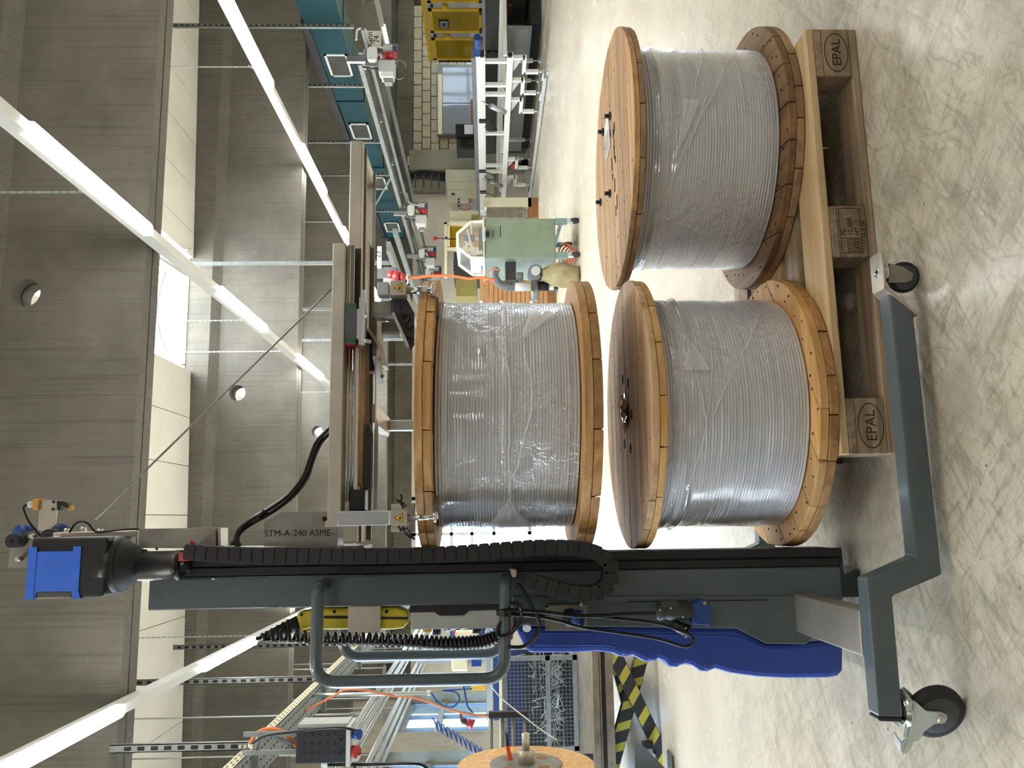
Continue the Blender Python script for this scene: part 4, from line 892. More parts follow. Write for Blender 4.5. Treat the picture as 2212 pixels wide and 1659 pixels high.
for P in ([(-0.0626, 2.2500, 1.7145), (-0.0457, 2.2500, 1.7200), (-0.0205, 2.2500, 1.7112), (0.0045, 2.2500, 1.6829), (0.0330, 2.2500, 1.6351), (0.0714, 2.2500, 1.5811), (0.1177, 2.2500, 1.5454), (0.1671, 2.2500, 1.5281), (0.2107, 2.2500, 1.5117), (0.2492, 2.2500, 1.4777), (0.2729, 2.2500, 1.4494)], [(-0.0631, 2.2620, 1.7107), (-0.0436, 2.2620, 1.7188), (-0.0219, 2.2620, 1.7074), (-0.0005, 2.2620, 1.6763), (0.0281, 2.2620, 1.6257), (0.0667, 2.2620, 1.5751), (0.1133, 2.2620, 1.5392), (0.1629, 2.2620, 1.5230), (0.2079, 2.2620, 1.5041), (0.2354, 2.2620, 1.4796), (0.2553, 2.2620, 1.4512)]):
    t.part('drive_cable', M().tube(smooth_path(P, 6), .0058, 8), 'cable')
tie = M()
for p in ((0.0211, 2.2520, 1.6523), (0.2148, 2.2540, 1.5076), (-0.0482, 2.2540, 1.7211)): tie.obox(p, (.026, .022, .006), (0, rad(40), 0))
t.part('cable_ties', tie, 'cable')
# control panel on the operator's side
cb = t.part('control_box', M().rbox(-.300, -.236, 2.375, 2.57, 1.022, 1.266, .006, 'y'), 'lightgrey', bevel=.003)
t.part('control_badge', M().prism([(-0.2350, 1.2690), (-0.2537, 1.2690), (-0.2536, 1.2024), (-0.2638, 1.1871), (-0.2638, 1.1205), (-0.2516, 1.1050), (-0.2505, 1.0227), (-0.2318, 1.0225)], 'y', 2.3705, 2.3745), 'blackm', sub=cb)
for p in ((-0.2412, 2.3700, 1.1766), (-0.2420, 2.3700, 1.1279)): t.part('badge_plug', M().cyl((p[0], 2.369, p[2]), (p[0], 2.372, p[2]), .010, n=18), 'black', sub=cb)
for z, r, l_, mt in ((1.225, .013, .008, 'yel2'), (1.198, .012, .016, 'black'), (1.165, .013, .005, 'chrome'), (1.138, .013, .005, 'chrome'), (1.112, .013, .005, 'chrome'), (1.085, .013, .014, 'black')):
    for y in (2.42,): t.part('push_button', M().cyl((-.300, y, z), (-.300-l_-.004, y, z), r, n=18), mt, sub=cb)
# pendant
PD = [(-0.2533, 1.5880), (-0.2473, 1.5728), (-0.2382, 1.5242), (-0.2395, 1.3051), (-0.2487, 1.2843), (-0.2601, 1.2752), (-0.2840, 1.2751), (-0.2975, 1.2892), (-0.3007, 1.3175), (-0.2970, 1.5229), (-0.2928, 1.5460), (-0.2998, 1.5740)]
pd = t.part('pendant', M().prism(PD, 'y', 2.385, 2.445), 'yellow', bevel=.010)
t.part('pendant_seam', M().prism([(-0.2592, 1.5078), (-0.2671, 1.2749), (-0.2733, 1.2749), (-0.2667, 1.5076)], 'y', 2.3825, 2.3856), 'black', sub=pd)
t.part('pendant_belly', M().prism([(-0.2977, 1.5768), (-0.2933, 1.5426), (-0.3031, 1.5475), (-0.3077, 1.5677)], 'y', 2.40, 2.44), 'yellow', sub=pd, bevel=.003)
t.part('pendant_dimples', M().ball((-0.2486, 2.3850, 1.4801), .005, 6).ball((-0.2512, 2.3850, 1.3354), .005, 6).ball((-0.2561, 2.3880, 1.5699), .005, 6), 'hole', sub=pd, kind='stuff')
t.part('pendant_holder', M().rbox(-.318, -.238, 2.368, 2.46, (-0.2605, 2.3700, 1.3501)[2], (-0.2589, 2.3700, 1.4391)[2], .003, 'y').xf(Matrix.Translation((.012, 0, 0))), 'steel', bevel=.001)
A, B = Vector((-0.2796, 2.4100, 1.5831)), Vector((-0.3189, 2.4100, 1.6883)); dd = (B-A)
k = M().cyl(A, A+dd*.28, .021, .018, 16).cyl(A+dd*.28, A+dd*.85, .0165, .010, 16).cyl(A+dd*.85, B-dd*.02, .009, .005, 12)
for q in range(5): k.lathe(A+dd*(.2+.15*q), dd, [(.020-.0022*q, 0), (.0215-.0022*q, .002), (.020-.0022*q, .004)], 16)
t.part('cable_boot', k, 'rubber', sub=pd)
ax = smooth_path([Vector(p) for p in [(-0.3149, 2.3720, 1.6896), (-0.3105, 2.3720, 1.6620), (-0.3103, 2.3720, 1.6053), (-0.3181, 2.3720, 1.5168), (-0.3214, 2.3720, 1.4029), (-0.3287, 2.3720, 1.2760), (-0.3368, 2.3720, 1.1743), (-0.3360, 2.3720, 1.0851), (-0.3257, 2.3720, 1.0390), (-0.3113, 2.3720, 1.0184)]], 10)
LA = [0]
for a, b in zip(ax, ax[1:]): LA.append(LA[-1]+(b-a).length)
def on_axis(s):
    for q in range(len(LA)-1):
        if LA[q+1] >= s: return ax[q].lerp(ax[q+1], (s-LA[q])/(LA[q+1]-LA[q])), (ax[q+1]-ax[q]).normalized()
    return ax[-1], (ax[-1]-ax[-2]).normalized()
P = []; turns = 43; N = turns*12; ph = 0
for q in range(N+1):
    s = q/N; u = s**.80 if True else s; u = 1-(1-s)**.62*1.0 if False else s
    w = (s+.55*s*(1-s)**1.2); p, d = on_axis(w*LA[-1]*.999); e1, e2 = frame_from(d); rr = .0145 if .04 < s < .97 else .0145*min(1, max(.1, (s if s < .5 else 1-s)/.04))
    th = 2*pi*turns*s; P.append(p+(e1*cos(th)+e2*sin(th))*rr)
t.part('coiled_cable', M().tube(P, .0054, 8), 'cable')
# socket plate, plug, loose leads
sp = t.part('socket_plate', M().prism([(-0.2363, 0.8954), (-0.2383, 0.7803), (-0.3074, 0.7823), (-0.3053, 0.8968)], 'y', 2.343, 2.352), 'steel2', bevel=.001)
for q in ((-0.2385, 2.3430, 0.8919), (-0.2376, 2.3430, 0.7973), (-0.3000, 2.3430, 0.8919)): t.part('plate_screw', M().cyl((q[0], 2.338, q[2]), (q[0], 2.344, q[2]), .005, n=10), 'chrome', sub=sp)
c = (-0.2728, 2.3300, 0.8188); d0 = Vector((.0, -.45, -.89)).normalized(); q0 = Vector((-0.2729, 2.3450, 0.8402))
t.part('wall_socket', M().lathe(q0, d0, [(.024, 0), (.025, .02), (.022, .022)], 24), 'blackm', sub=sp)
t.part('blue_collar', M().lathe(q0+d0*.014, d0, [(.0215, 0), (.0215, .034), (.017, .034), (.016, .01)], 24, True, True), 'bluepl', sub=sp)
c0, c1 = Vector((-0.2574, 2.3100, 0.5984)), Vector((-0.2567, 2.3100, 0.4996)); dd = (c1-c0).normalized()
pg = t.part('cable_plug', M().lathe(c0, dd, [(.014, 0), (.0215, .003), (.0215, .022), (.019, .026), (.0225, .034), (.0225, .10)], 22), 'darkgrey')
t.part('plug_lug', M().obox(Vector((-0.2380, 2.3050, 0.5606)), (.02, .022, .05), (0, 0, 0)), 'darkgrey', sub=pg, bevel=.003)
t.part('plug_lid', M().prism([(-0.2409, 0.5050), (-0.2314, 0.4906), (-0.2232, 0.4725), (-0.2270, 0.4600), (-0.2394, 0.4505), (-0.2687, 0.4483), (-0.2953, 0.4535), (-0.2895, 0.5036)], 'y', 2.292, 2.334), 'bluepl', sub=pg, bevel=.004)
t.part('lid_screw', M().cyl((-0.2346, 2.2910, 0.4678), (-0.2352, 2.2970, 0.4663), .0042, n=8), 'sens', sub=pg)
for q in ((-0.2503, 2.2880, 0.5900), (-0.2458, 2.2860, 0.5614), (-0.2696, 2.2890, 0.5292), (-0.2783, 2.2900, 0.5920)): t.part('plug_screw', M().cyl(q, (q[0], q[1]+.008, q[2]), .003, n=8), 'chrome', sub=pg)
u0 = Vector((-0.2898, 2.3100, 0.5543)); u1 = Vector((-0.3075, 2.3100, 0.5172))
mp_ = t.part('mains_plug', M().cyl(u0, u1, .013, .017, 16).cyl(u1, u1+(u1-u0).normalized()*.006, .019, n=18), 'black')
for q in ((-0.3002, 2.2920, 0.5237), (-0.3013, 2.2940, 0.5458), (-0.3149, 2.2940, 0.5252)): t.part('plug_contact', M().cyl(q, (q[0]+.003, q[1]+.01, q[2]-.008), .003, n=8), 'chrome', sub=mp_)
for P, r in (([(-0.2424, 2.2620, 1.0191), (-0.2406, 2.2620, 0.9848), (-0.2481, 2.2620, 0.8989), (-0.2577, 2.2620, 0.8253), (-0.2590, 2.2620, 0.7515), (-0.2556, 2.2620, 0.6772), (-0.2556, 2.2620, 0.6079)], .0052), ([(-0.2502, 2.2680, 1.0192), (-0.2546, 2.2680, 0.9725), (-0.2527, 2.2680, 0.8740), (-0.2588, 2.2680, 0.8001), (-0.2675, 2.2680, 0.7138), (-0.2774, 2.2680, 0.6275), (-0.2891, 2.2680, 0.5784), (-0.3140, 2.2680, 0.5176), (-0.3355, 2.2680, 0.5112), (-0.3421, 2.2680, 0.5375), (-0.3219, 2.2680, 0.6046), (-0.3032, 2.2680, 0.7151), (-0.2898, 2.2680, 0.8010), (-0.2720, 2.2680, 0.8621), (-0.2590, 2.2680, 0.9234), (-0.2506, 2.2680, 0.9970)], .0042),
             ([(-0.1859, 2.2650, 0.9814), (-0.1740, 2.2650, 0.9738), (-0.1911, 2.2650, 0.9593), (-0.2262, 2.2650, 0.9402), (-0.2563, 2.2650, 0.9235), (-0.2861, 2.2650, 0.9179), (-0.3177, 2.2650, 0.9345), (-0.3348, 2.2650, 0.9641), (-0.3353, 2.2650, 0.9983)], .0050), ([(-0.2235, 2.2600, 0.9969), (-0.2239, 2.2600, 0.9748), (-0.2407, 2.2600, 0.9652), (-0.2692, 2.2600, 0.9681), (-0.2925, 2.2600, 0.9856), (-0.3040, 2.2600, 1.0029), (-0.3058, 2.2600, 1.0297)], .0048),
             ([(-0.3072, 2.2700, 1.0296), (-0.2859, 2.2700, 1.0269), (-0.2695, 2.2700, 1.0169), (-0.2579, 2.2700, 0.9971), (-0.2465, 2.2700, 0.9674)], .005), ([(-0.3032, 2.2700, 0.9904), (-0.2796, 2.2700, 0.9827), (-0.2653, 2.2700, 0.9824)], .004)):
    t.part('loose_lead', M().tube(smooth_path(P, 6), r, 8), 'cable')
k = M()
for z in ((-0.2433, 2.2600, 1.0192)[0], (-0.2481, 2.2600, 1.0192)[0], (-0.2528, 2.2600, 1.0193)[0]): k.tube([(z, 2.28+.0215*cos(a), 1.006+.0215*sin(a)) for a in [2*pi*q/16 for q in range(16)]], .0042, 7, closed=True)
t.part('lead_loops', k, 'cable')
t.part('cable_gland', M().cyl((-0.2986, 2.3400, 0.9478), (-0.2905, 2.3540, 0.9471), .012, n=8), 'zinc')
t.done('grey steel spool lifter on casters holding up a spool, blue battery cover and blue-taped motor', 'lifter', pivot=(.08, 2.46, 0))

# ================================================================== right side of the hall, front to back
def bx(a, b, y0, y1):
    """box between two measured corners on the plane y0, reaching back to y1"""
    return M().box(min(a[0], b[0]), max(a[0], b[0]), y0, y1, min(a[2], b[2]), max(a[2], b[2]))
def sx(a, b, x0, x1):
    """the same on a plane of constant x"""
    return M().box(x0, x1, min(a[1], b[1]), max(a[1], b[1]), min(a[2], b[2]), max(a[2], b[2]))
# ventilation duct
t = T('ventilation_duct'); x = 6.0
for y0, y1, e in ((6.2, 9.32, .05), (9.40, 11.28, .0), (11.28, 13.6, -.012), (13.6, 17.2, -.012)):
    i = t.part('duct_section', M().box(x-e, x+.44+e, y0, y1, 2.80-e*.7, 3.19+e*.6), 'teal', bevel=.004)
    t.part('duct_floor', M().box(x-e+.004, x+.44+e, y0+.002, y1-.002, 2.797-e*.7, 2.7995-e*.7), 'teal_d', sub=i)
    t.part('joint_flange', M().box(x-e-.02, x+.46+e, y1-.03, y1, 2.785-e*.6, 3.20+e*.6), 'teal', sub=i)
t.part('top_seal', M().box(x-.005, x+.45, 9.45, 17.2, 3.195, 3.30), 'ink')
for c0, c1 in (((6.0000, 10.0175, 3.1018), (6.0000, 10.5653, 2.8171)), ((6.0000, 11.9365, 3.0906), (6.0000, 12.4532, 2.8888)), ((6.0000, 13.9562, 2.9627), (6.0000, 14.5003, 2.7977)), ((6.0000, 16.2309, 3.1223), (6.0000, 16.7864, 2.9191))):
    y0, y1 = c0[1], c1[1]; z0, z1 = 2.83, 3.13
    f = M(); w = .03
    f.box(x-.016, x-.001, y0, y1, z0, z0+w); f.box(x-.016, x-.001, y0, y1, z1-w, z1); f.box(x-.016, x-.001, y0, y0+w, z0, z1); f.box(x-.016, x-.001, y1-w, y1, z0, z1)
    i = t.part('vent_grille', f, 'lightgrey'); t.part('grille_back', M().box(x-.0045, x-.0012, y0+w, y1-w, z0+w, z1-w), 'hole', sub=i)
    s = M(); ns = 13
    for q in range(ns): yy = y0+w+(y1-y0-2*w)*(q+.5)/ns; s.box(x-.010, x-.006, yy-.0030, yy+.0030, z0+w, z1-w)
    t.part('grille_slats', s, 'midgrey', sub=i, kind='stuff')
t.done('teal ventilation duct with slatted grilles along the upper right of the hall', 'duct')
# cable tray with hangers
def strut(t, x, y, z0, z1, w=.042):
    k = M(); k.box(x-w/2, x-w/2+.005, y-.02, y+.02, z0, z1); k.box(x+w/2-.005, x+w/2, y-.02, y+.02, z0, z1); k.box(x-w/2, x+w/2, y-.02, y-.015, z0, z1)
    i = t.part('hanger', k, 'galv'); s = M(); z = z0+.05
    while z < z1-.05: s.box(x-.008, x+.008, y-.0212, y-.0198, z, z+.032); z += .068
    t.part('slots', s, 'hole', sub=i, kind='stuff')
t = T('cable_tray'); x = 5.86
tr = M(); tr.box(x-.09, x+.09, 9.9, 20.4, 2.60, 2.604); tr.box(x-.09, x-.086, 9.9, 20.4, 2.60, 2.665); tr.box(x+.086, x+.09, 9.9, 20.4, 2.60, 2.665)
i = t.part('tray', tr, 'galv'); s = M(); y = 10.0
while y < 15:
    for dx in (-.05, 0, .05): s.box(x+dx-.006, x+dx+.006, y, y+.03, 2.5985, 2.6002)
    y += .085
t.part('perforation', s, 'hole', sub=i, kind='stuff')
t.part('end_plate', M().box(x-.1, x+.1, 9.85, 10.0, 2.575, 2.59), 'whitepaint', sub=i)
t.part('side_rail', M().box(x+.16, x+.22, 10.2, 20.4, 2.55, 2.60), 'galv'); t.part('side_rail', M().box(x+.30, x+.34, 10.6, 20.4, 2.42, 2.47), 'galv'); t.part('side_rail', M().box(x+.02, x+.06, 9.3, 20.4, 2.50, 2.54), 'galv')
for p, z1 in (((5.8600, 9.1893, 2.6467), 3.42), ((5.8600, 10.5705, 2.6522), 3.42), ((5.8600, 12.2751, 2.7534), 3.42), ((5.8600, 13.5343, 2.6598), 3.3), ((5.8600, 15.2266, 2.7043), 3.3)): strut(t, 5.86, p[1], 2.605, z1 if z1 > 3.4 and False else (4.75 if not any(b-.1 < p[1] < b+.3 for b in BEAMS) else 3.41))
br = M()
pass
for y in (11.4, 12.9, 14.8, 16.6): t.part("tray_bracket", M().box(x-.11, x+.36, y-.02, y+.02, 2.545, 2.575), "galv")
dg = M(); dg.bar((x, 13.6, 2.66), (x+.1, 15.6, 3.3), .03, .03); t.part('diagonal_brace', dg, 'galv')
t.done('galvanised cable tray on slotted hangers below the teal duct', 'cable tray')
# socket drops under the tray
def drop(p, s, label, sign=None, red2=False, lead=None):
    """p: where the plate hangs from the tray; s: scale"""
    X, Y, Z = p; t = T('power_drop'); o = lambda a, b, c: (X+a*s, Y+b*s, Z+c*s)
    t.part('back_plate', M().box(X-.13*s, X+.18*s, Y+.02*s, Y+.035*s, Z-.42*s, Z), 'midgrey', bevel=.002)
    t.part('plate_arm', M().box(X-.02*s, X+.02*s, Y+.02*s, Y+.06*s, Z, Z+.16*s), 'galv')
    t.part('bracket_clip', M().box(X-.10*s, X-.02*s, Y-.03*s, Y+.02*s, Z-.02*s, Z+.22*s), 'alu', bevel=.002)
    t.part('junction_box', M().rbox(X-.09*s, X+.09*s, Y-.06*s, Y+.02*s, Z-.17*s, Z-.04*s, .04*s, 'y', 4), 'whitepaint', bevel=.004)
    t.part('gland', M().cyl(o(0, -.02, -.17), o(0, -.02, -.23), .018*s, n=10), 'lightgrey')
    i = t.part('red_socket', M().cyl(o(-.03, -.04, -.24), o(-.03, -.05, -.31), .036*s, .045*s, 14).cyl(o(-.03, -.05, -.31), o(-.05, -.09, -.40), .052*s, .048*s, 14), 'red')
    t.part('socket_collar', M().cyl(o(-.03, -.04, -.21), o(-.03, -.04, -.245), .03*s, n=12), 'lightgrey', sub=i)
    t.part('small_socket', M().box(X+.05*s, X+.13*s, Y-.04*s, Y+.02*s, Z-.36*s, Z-.24*s), 'lightgrey', bevel=.003)
    t.part('blue_plug', M().cyl(o(.09, -.02, -.36), o(.09, -.02, -.41), .022*s, n=12), 'bluepl')
    k = t.part('switch_box', M().box(X-.30*s, X-.14*s, Y-.14*s, Y+.02*s, Z-.40*s, Z-.20*s), 'lightgrey', bevel=.004)
    t.part('box_lid', M().box(X-.36*s, X-.30*s, Y-.13*s, Y+.01*s, Z-.385*s, Z-.23*s), 'whitepaint', sub=k, bevel=.003)
    t.part('lid_flap', M().prism([(X-.42*s, Z-.36*s), (X-.36*s, Z-.375*s), (X-.36*s, Z-.25*s), (X-.42*s, Z-.27*s)], 'y', Y-.10*s, Y), 'midgrey', sub=k, bevel=.002)
    t.part('conduit', M().tube(round_path([o(.20, -.02, .10), o(.36, -.02, .10), o(.36, -.02, -.02), o(.12, -.03, -.06), o(.09, -.03, -.24)], .09*s, 6), .013*s, 8), 'whitepaint')
    t.part('feed_lead', M().tube(smooth_path([o(-.15, 0, .02), o(-.19, -.02, -.08), o(-.20, -.04, -.20)], 5), .011*s, 7), 'cable')
    t.part('test_loop', M().tube([o(-.24+.13*sin(a), -.08, -.42+.09*cos(a)*-1-.03) for a in [pi*.1+2*pi*q/18*.8 for q in range(19)]], .003*s, 5), 'lightgrey')
    if sign:
        w, h, dx = sign[1:4]
        j = t.part('sign_board', M().box(X+dx-w/2, X+dx+w/2, Y-.008, Y-.002, Z-h-.01, Z-.01), 'whitepaint')
        z = Z-.01-h*.30
        for wd in sign[0]:
            t.part('sign_text', text(wd, sign[4], facing((X+dx+sign[5], Y-.0085, z), (1, 0, 0), (0, 0, 1)), .0006), 'ink', sub=j); z -= h*.42
    t.done(label, 'socket', 'power drops on the cable trays')
drop((5.8155, 9.7500, 2.5625), 1.0, 'grey socket drop with the white lane sign reading 24', sign=(('Bahn', '24'), .235, .20, .22, .105, .0))
drop((5.7338, 14.9000, 2.5474), 1.0, 'socket drop with red socket, second along the tray below the teal duct')
drop((5.7779, 17.6000, 2.5590), 1.0, 'small socket drop with red plug just left of the signal lamp')
drop((5.6974, 18.8000, 2.5087), 1.0, 'farthest small socket drop, above the grey control panel')
# the nearer drop with the orange lead, partly behind the claw
t = T('power_drop'); Y = 8.9
t.part('sign_board', bx((3.0031, 8.8800, 2.2526), (2.7470, 8.8800, 2.2039), 8.88, 8.886), 'whitepaint'); q = (2.9089, 8.8700, 2.2401)
t.part('sign_text', text('23', .085, facing((q[0], 8.8795, q[2]), (1, 0, 0), (0, 0, 1)), .0006), 'ink', sub=0)
t.part('back_plate', bx((2.7694, 8.9000, 2.2526), (2.6459, 8.9000, 2.0369), 8.9, 8.93), 'midgrey'); t.part('feed_box', bx((2.7509, 8.8600, 2.1199), (2.6869, 8.8600, 2.0380), 8.86, 8.90), 'galv', bevel=.003)
t.part('switch_box', bx((2.6230, 8.8200, 2.1747), (2.5275, 8.8200, 1.9970), 8.82, 8.92), 'lightgrey', bevel=.004); t.part('lower_lip', bx((2.5541, 8.8000, 2.1514), (2.5269, 8.8000, 1.9899), 8.80, 8.82), 'whitepaint')
a, b, c, d = Vector((2.6595, 8.8200, 2.1144)), Vector((2.6478, 8.8000, 2.0463)), Vector((2.6204, 8.7800, 1.9783)), Vector((2.6201, 8.7800, 1.9279))
i = t.part('red_socket', M().cyl(a, b, .04, .05, 14).cyl(b, c, .058, .05, 14).cyl(c, d, .05, .036, 14), 'red'); t.part('socket_collar', M().cyl(d, Vector((2.6147, 8.7800, 1.8976)), .026, n=12), 'whitepaint', sub=i)
t.part('blue_plug', M().cyl((2.7103, 8.8500, 2.0371), (2.7101, 8.8500, 2.0116), .022, n=12), 'bluepl'); t.part('tether', M().tube(smooth_path([(2.6043, 8.7800, 1.9077), (2.5572, 8.7800, 1.9024), (2.5208, 8.7800, 1.9273)], 5), .009, 6), 'whitepaint')
t.part('support_rail', M().prism([(2.6067, 2.2202), (2.6065, 2.1894), (2.4250, 2.1004), (2.4147, 2.1413)], 'y', 8.98, 9.02), 'galv'); t.part('unistrut', bx((2.4769, 9.0500, 2.2329), (2.4335, 9.0500, 2.1498), 9.05, 9.09), 'galv')
t.done('near socket drop with a big red plug feeding the orange lead, above the green cabinet', 'socket', 'power drops on the cable trays')
single('orange_lead', M().tube(smooth_path([(2.6206, 8.8000, 1.8996), (2.6148, 8.8000, 1.8086), (2.6300, 8.8000, 1.7175), (2.6344, 8.8000, 1.5808), (2.6336, 8.8000, 1.4541), (2.6170, 8.8000, 1.3274), (2.6007, 8.8000, 1.2362), (2.6107, 8.8000, 1.1498), (2.6102, 8.8000, 1.0736), (2.5886, 8.8000, 0.9875), (2.5832, 8.8000, 0.9570)], 5), .016, 8), 'orange', 'orange lead running down from the red plug to the green cabinet', 'cable')
single('thin_orange_lead', M().tube(smooth_path([(2.6833, 8.7500, 0.8955), (2.6891, 8.7500, 0.9765), (2.6580, 8.7500, 1.0375), (2.5953, 8.7500, 1.0684), (2.5431, 8.7500, 1.0689), (2.5325, 8.7500, 1.0387), (2.5635, 8.7500, 0.9879)], 6), .006, 6), 'orange', 'thin brown and orange lead looped beside the grey hose', 'cable')
# diagonal post and tubes behind: second lane tray seen under the boom
t = T('cable_tray'); 
t.part('tray', M().prism([(2.98, 2.12), (3.10, 2.12), (3.10, 2.17), (2.98, 2.17)], 'y', 9.0, 19.8), 'galv'); t.part('side_rail', M().box(3.2, 3.25, 9.0, 19.8, 2.05, 2.10), 'galv')
for y in (9.6, 11.8, 13.9, 16.2): t.part('hanger', M().box(3.02, 3.06, y-.02, y+.02, 2.17, 4.7), 'galv')
for y in (11.8, 13.9): t.part('cross_arm', M().box(2.85, 3.3, y-.02, y+.02, 2.02, 2.05), 'galv')
t.done('second cable tray seen in the gap between the boom and the hanging spool', 'cable tray')

# white roller rack along the aisle
t = T('roller_rack'); x0 = 7.15
A0, A1 = (7.1500, 12.0073, 1.1580), (7.1500, 18.9303, 1.0978)
zt = (A0[2]+A1[2])/2; y0, y1 = A0[1], A1[1]
i = t.part('top_beam', M().box(x0, x0+.10, y0, y1, zt-.10, zt+.05), 'whitepaint', bevel=.003); t.part('beam_cap', M().box(x0-.004, x0+.104, y0-.01, y0+.03, zt-.085, zt-.02), 'black', sub=i)
t.part('guide_strip', M().box(x0-.01, x0+.12, y0+.02, y1, zt+.05, zt+.12), 'cablegrey', sub=i)
B0, B1 = (7.1500, 12.0055, 0.6573), (7.1500, 18.9355, 0.6104); zl = (B0[2]+B1[2])/2
i = t.part('lower_beam', M().box(x0, x0+.08, y0, y1, zl-.05, zl+.05), 'whitepaint', bevel=.003); t.part('beam_cap', M().box(x0-.004, x0+.06, y0-.02, y0+.03, zl-.03, zl+.04), 'black', sub=i)
for q in ((7.1500, 12.2072, 0.8809), (7.1500, 12.9388, 0.8756), (7.1500, 13.2480, 0.8733), (7.1500, 14.7100, 0.8627), (7.1500, 16.1530, 0.8522), (7.1500, 16.4547, 0.8501), (7.1500, 17.9678, 0.8391)):
    t.part('upright', M().box(x0+.01, x0+.07, q[1]-.035, q[1]+.035, zl+.05, zt-.10), 'whitepaint', bevel=.002)
zr = .40
for q in ((7.1500, 12.5258, 0.2061), (7.1500, 13.2000, 0.1840), (7.1500, 13.8575, 0.1725), (7.1500, 16.2718, 0.0623), (7.1500, 17.1729, 0.0454)):
    y = q[1]; st_ = M()
    st_.box(x0+.01, x0+.07, y-.45, y-.40, zr, zl-.05); st_.box(x0+.01, x0+.07, y-.45, y+.03, zr-.03, zr+.03); st_.box(x0+.01, x0+.07, y-.03, y+.03, .16, zr)
    i = t.part('leg', st_, 'whitepaint', bevel=.002)
    t.part('gusset', M().prism([(y-.40, zl-.06), (y-.40, zr+.04), (y-.02, zl-.06)], 'x', x0+.03, x0+.045), 'lightgrey', sub=i)
    t.part('threaded_foot', M().cyl((x0+.04, y, .03), (x0+.04, y, .17), .016, n=8).lathe((x0+.04, y, 0), (0, 0, 1), [(.06, .001), (.06, .012), (.02, .05)], 16), 'alu', sub=i)
    t.part('lock_handle', M().bar((x0+.0, y-.03, .08), (x0-.08, y+.06, .10), .02, .02), 'chrome', sub=i)
for q in ((8.3500, 14.1744, 0.0900), (8.3500, 14.8822, 0.0681), (8.3500, 17.4304, -0.0209), (8.3500, 18.3990, -0.0499), (8.3500, 21.0568, -0.1370)):
    y = q[1]; i = t.part('leg', M().box(8.33, 8.39, y-.03, y+.03, .14, .75), 'whitepaint', bevel=.002)
    t.part('threaded_foot', M().cyl((8.36, y, .03), (8.36, y, .15), .016, n=8).lathe((8.36, y, 0), (0, 0, 1), [(.06, .001), (.06, .012), (.02, .05)], 16), 'alu', sub=i)
for y in (12.1, 13.0, 13.9, 15.6, 16.4, 17.6): t.part('cross_bar', M().box(x0+.07, 8.36, y-.025, y+.025, zr+.28, zr+.34), 'whitepaint', bevel=.002)
t.part('far_beam', M().box(8.33, 8.40, y0, y1, .68, .78), 'whitepaint', bevel=.003)
t.part('floor_rail', M().box(x0-.03, x0+.0, y0+.6, y1, .02, .075), 'lightgrey', bevel=.002)
for q in ((7.0500, 13.6467, 0.8390), (7.0500, 16.9524, 0.8476)):
    y, z = q[1], q[2]; i = t.part('air_cylinder', M().cyl((x0-.02, y-.10, z+.10), (x0-.02, y+.14, z-.16), .045, n=14), 'alu'); t.part('piston_rod', M().cyl((x0-.02, y-.25, z+.26), (x0-.02, y-.10, z+.10), .012, n=8), 'chrome', sub=i)
for q in ((7.1000, 14.1092, 1.0863), (7.1000, 17.4342, 1.0995), (7.1000, 16.3148, 1.1115)):
    y, z = q[1], q[2]; i = t.part('sensor', M().box(x0-.04, x0, y-.05, y+.05, z-.08, z+.06), 'black', bevel=.004)
    t.part('sensor_lead', M().tube(smooth_path([(x0-.03, y, z-.05), (x0-.05, y+.1, z-.22), (x0-.05, y+.32, z-.26), (x0-.04, y+.36, z-.12), (x0-.03, y+.2, z-.05)], 6), .009, 6), 'cable', sub=i)
t.done('long white steel rack on adjustable feet beside the aisle, with air cylinders', 'rack')
t = T('blue_roller'); a, b = (7.2000, 11.5560, 1.1444), (7.2000, 12.0120, 1.1359)
t.part('roller', M().cyl((7.2, a[1], a[2]), (7.2, b[1], a[2]), .058, n=18), 'bluepl'); t.part('roller_end', M().cyl((7.2, b[1], a[2]), (7.2, b[1]+.035, a[2]), .045, .03, n=16), 'whitepaint')
t.done('blue roller with white end at the near end of the white rack', 'roller')
# dark machine bench behind the rack
t = T('machine_bench')
t.part('bench_body', M().box(8.7, 9.5, 13.6, 18.9, .62, 1.02), 'darkgrey', bevel=.01); t.part('front_rail', M().box(8.60, 8.68, 13.6, 18.9, .70, .78), 'midgrey')
t.part('lower_panel', M().box(8.64, 8.70, 13.6, 18.6, .18, .62), 'midgrey', bevel=.004); t.part('black_recess', M().box(8.66, 9.4, 14.4, 16.1, .78, 1.0), 'blackm')
t.part('base', M().box(8.8, 9.45, 13.7, 18.8, 0.0, .2), 'blackm'); t.part('grey_door', M().box(8.62, 8.64, 15.3, 16.3, .25, .60), 'cablegrey', bevel=.003)
for y in (14.1, 17.0): t.part('pull_handle', M().bar((8.60, y, .88), (8.60, y+.2, .88), .03, .03), 'black')
t.done('long dark machine bench with grey panels behind the white rack', 'bench')
t = T('cable_reel'); p = (8.5000, 19.0701, 0.3872)
t.part('reel_frame', M().tube([(8.5, p[1]+.14*cos(a), .32+.14*sin(a)) for a in [2*pi*q/16 for q in range(16)]], .02, 6, closed=True), 'black'); t.part('drum', M().cyl((8.42, p[1], .32), (8.58, p[1], .32), .10, n=18), 'orange2')
t.part('foot', M().box(8.42, 8.58, p[1]-.14, p[1]+.14, 0, .17), 'black'); t.done('orange and black cable reel on the floor behind the rack', 'reel')

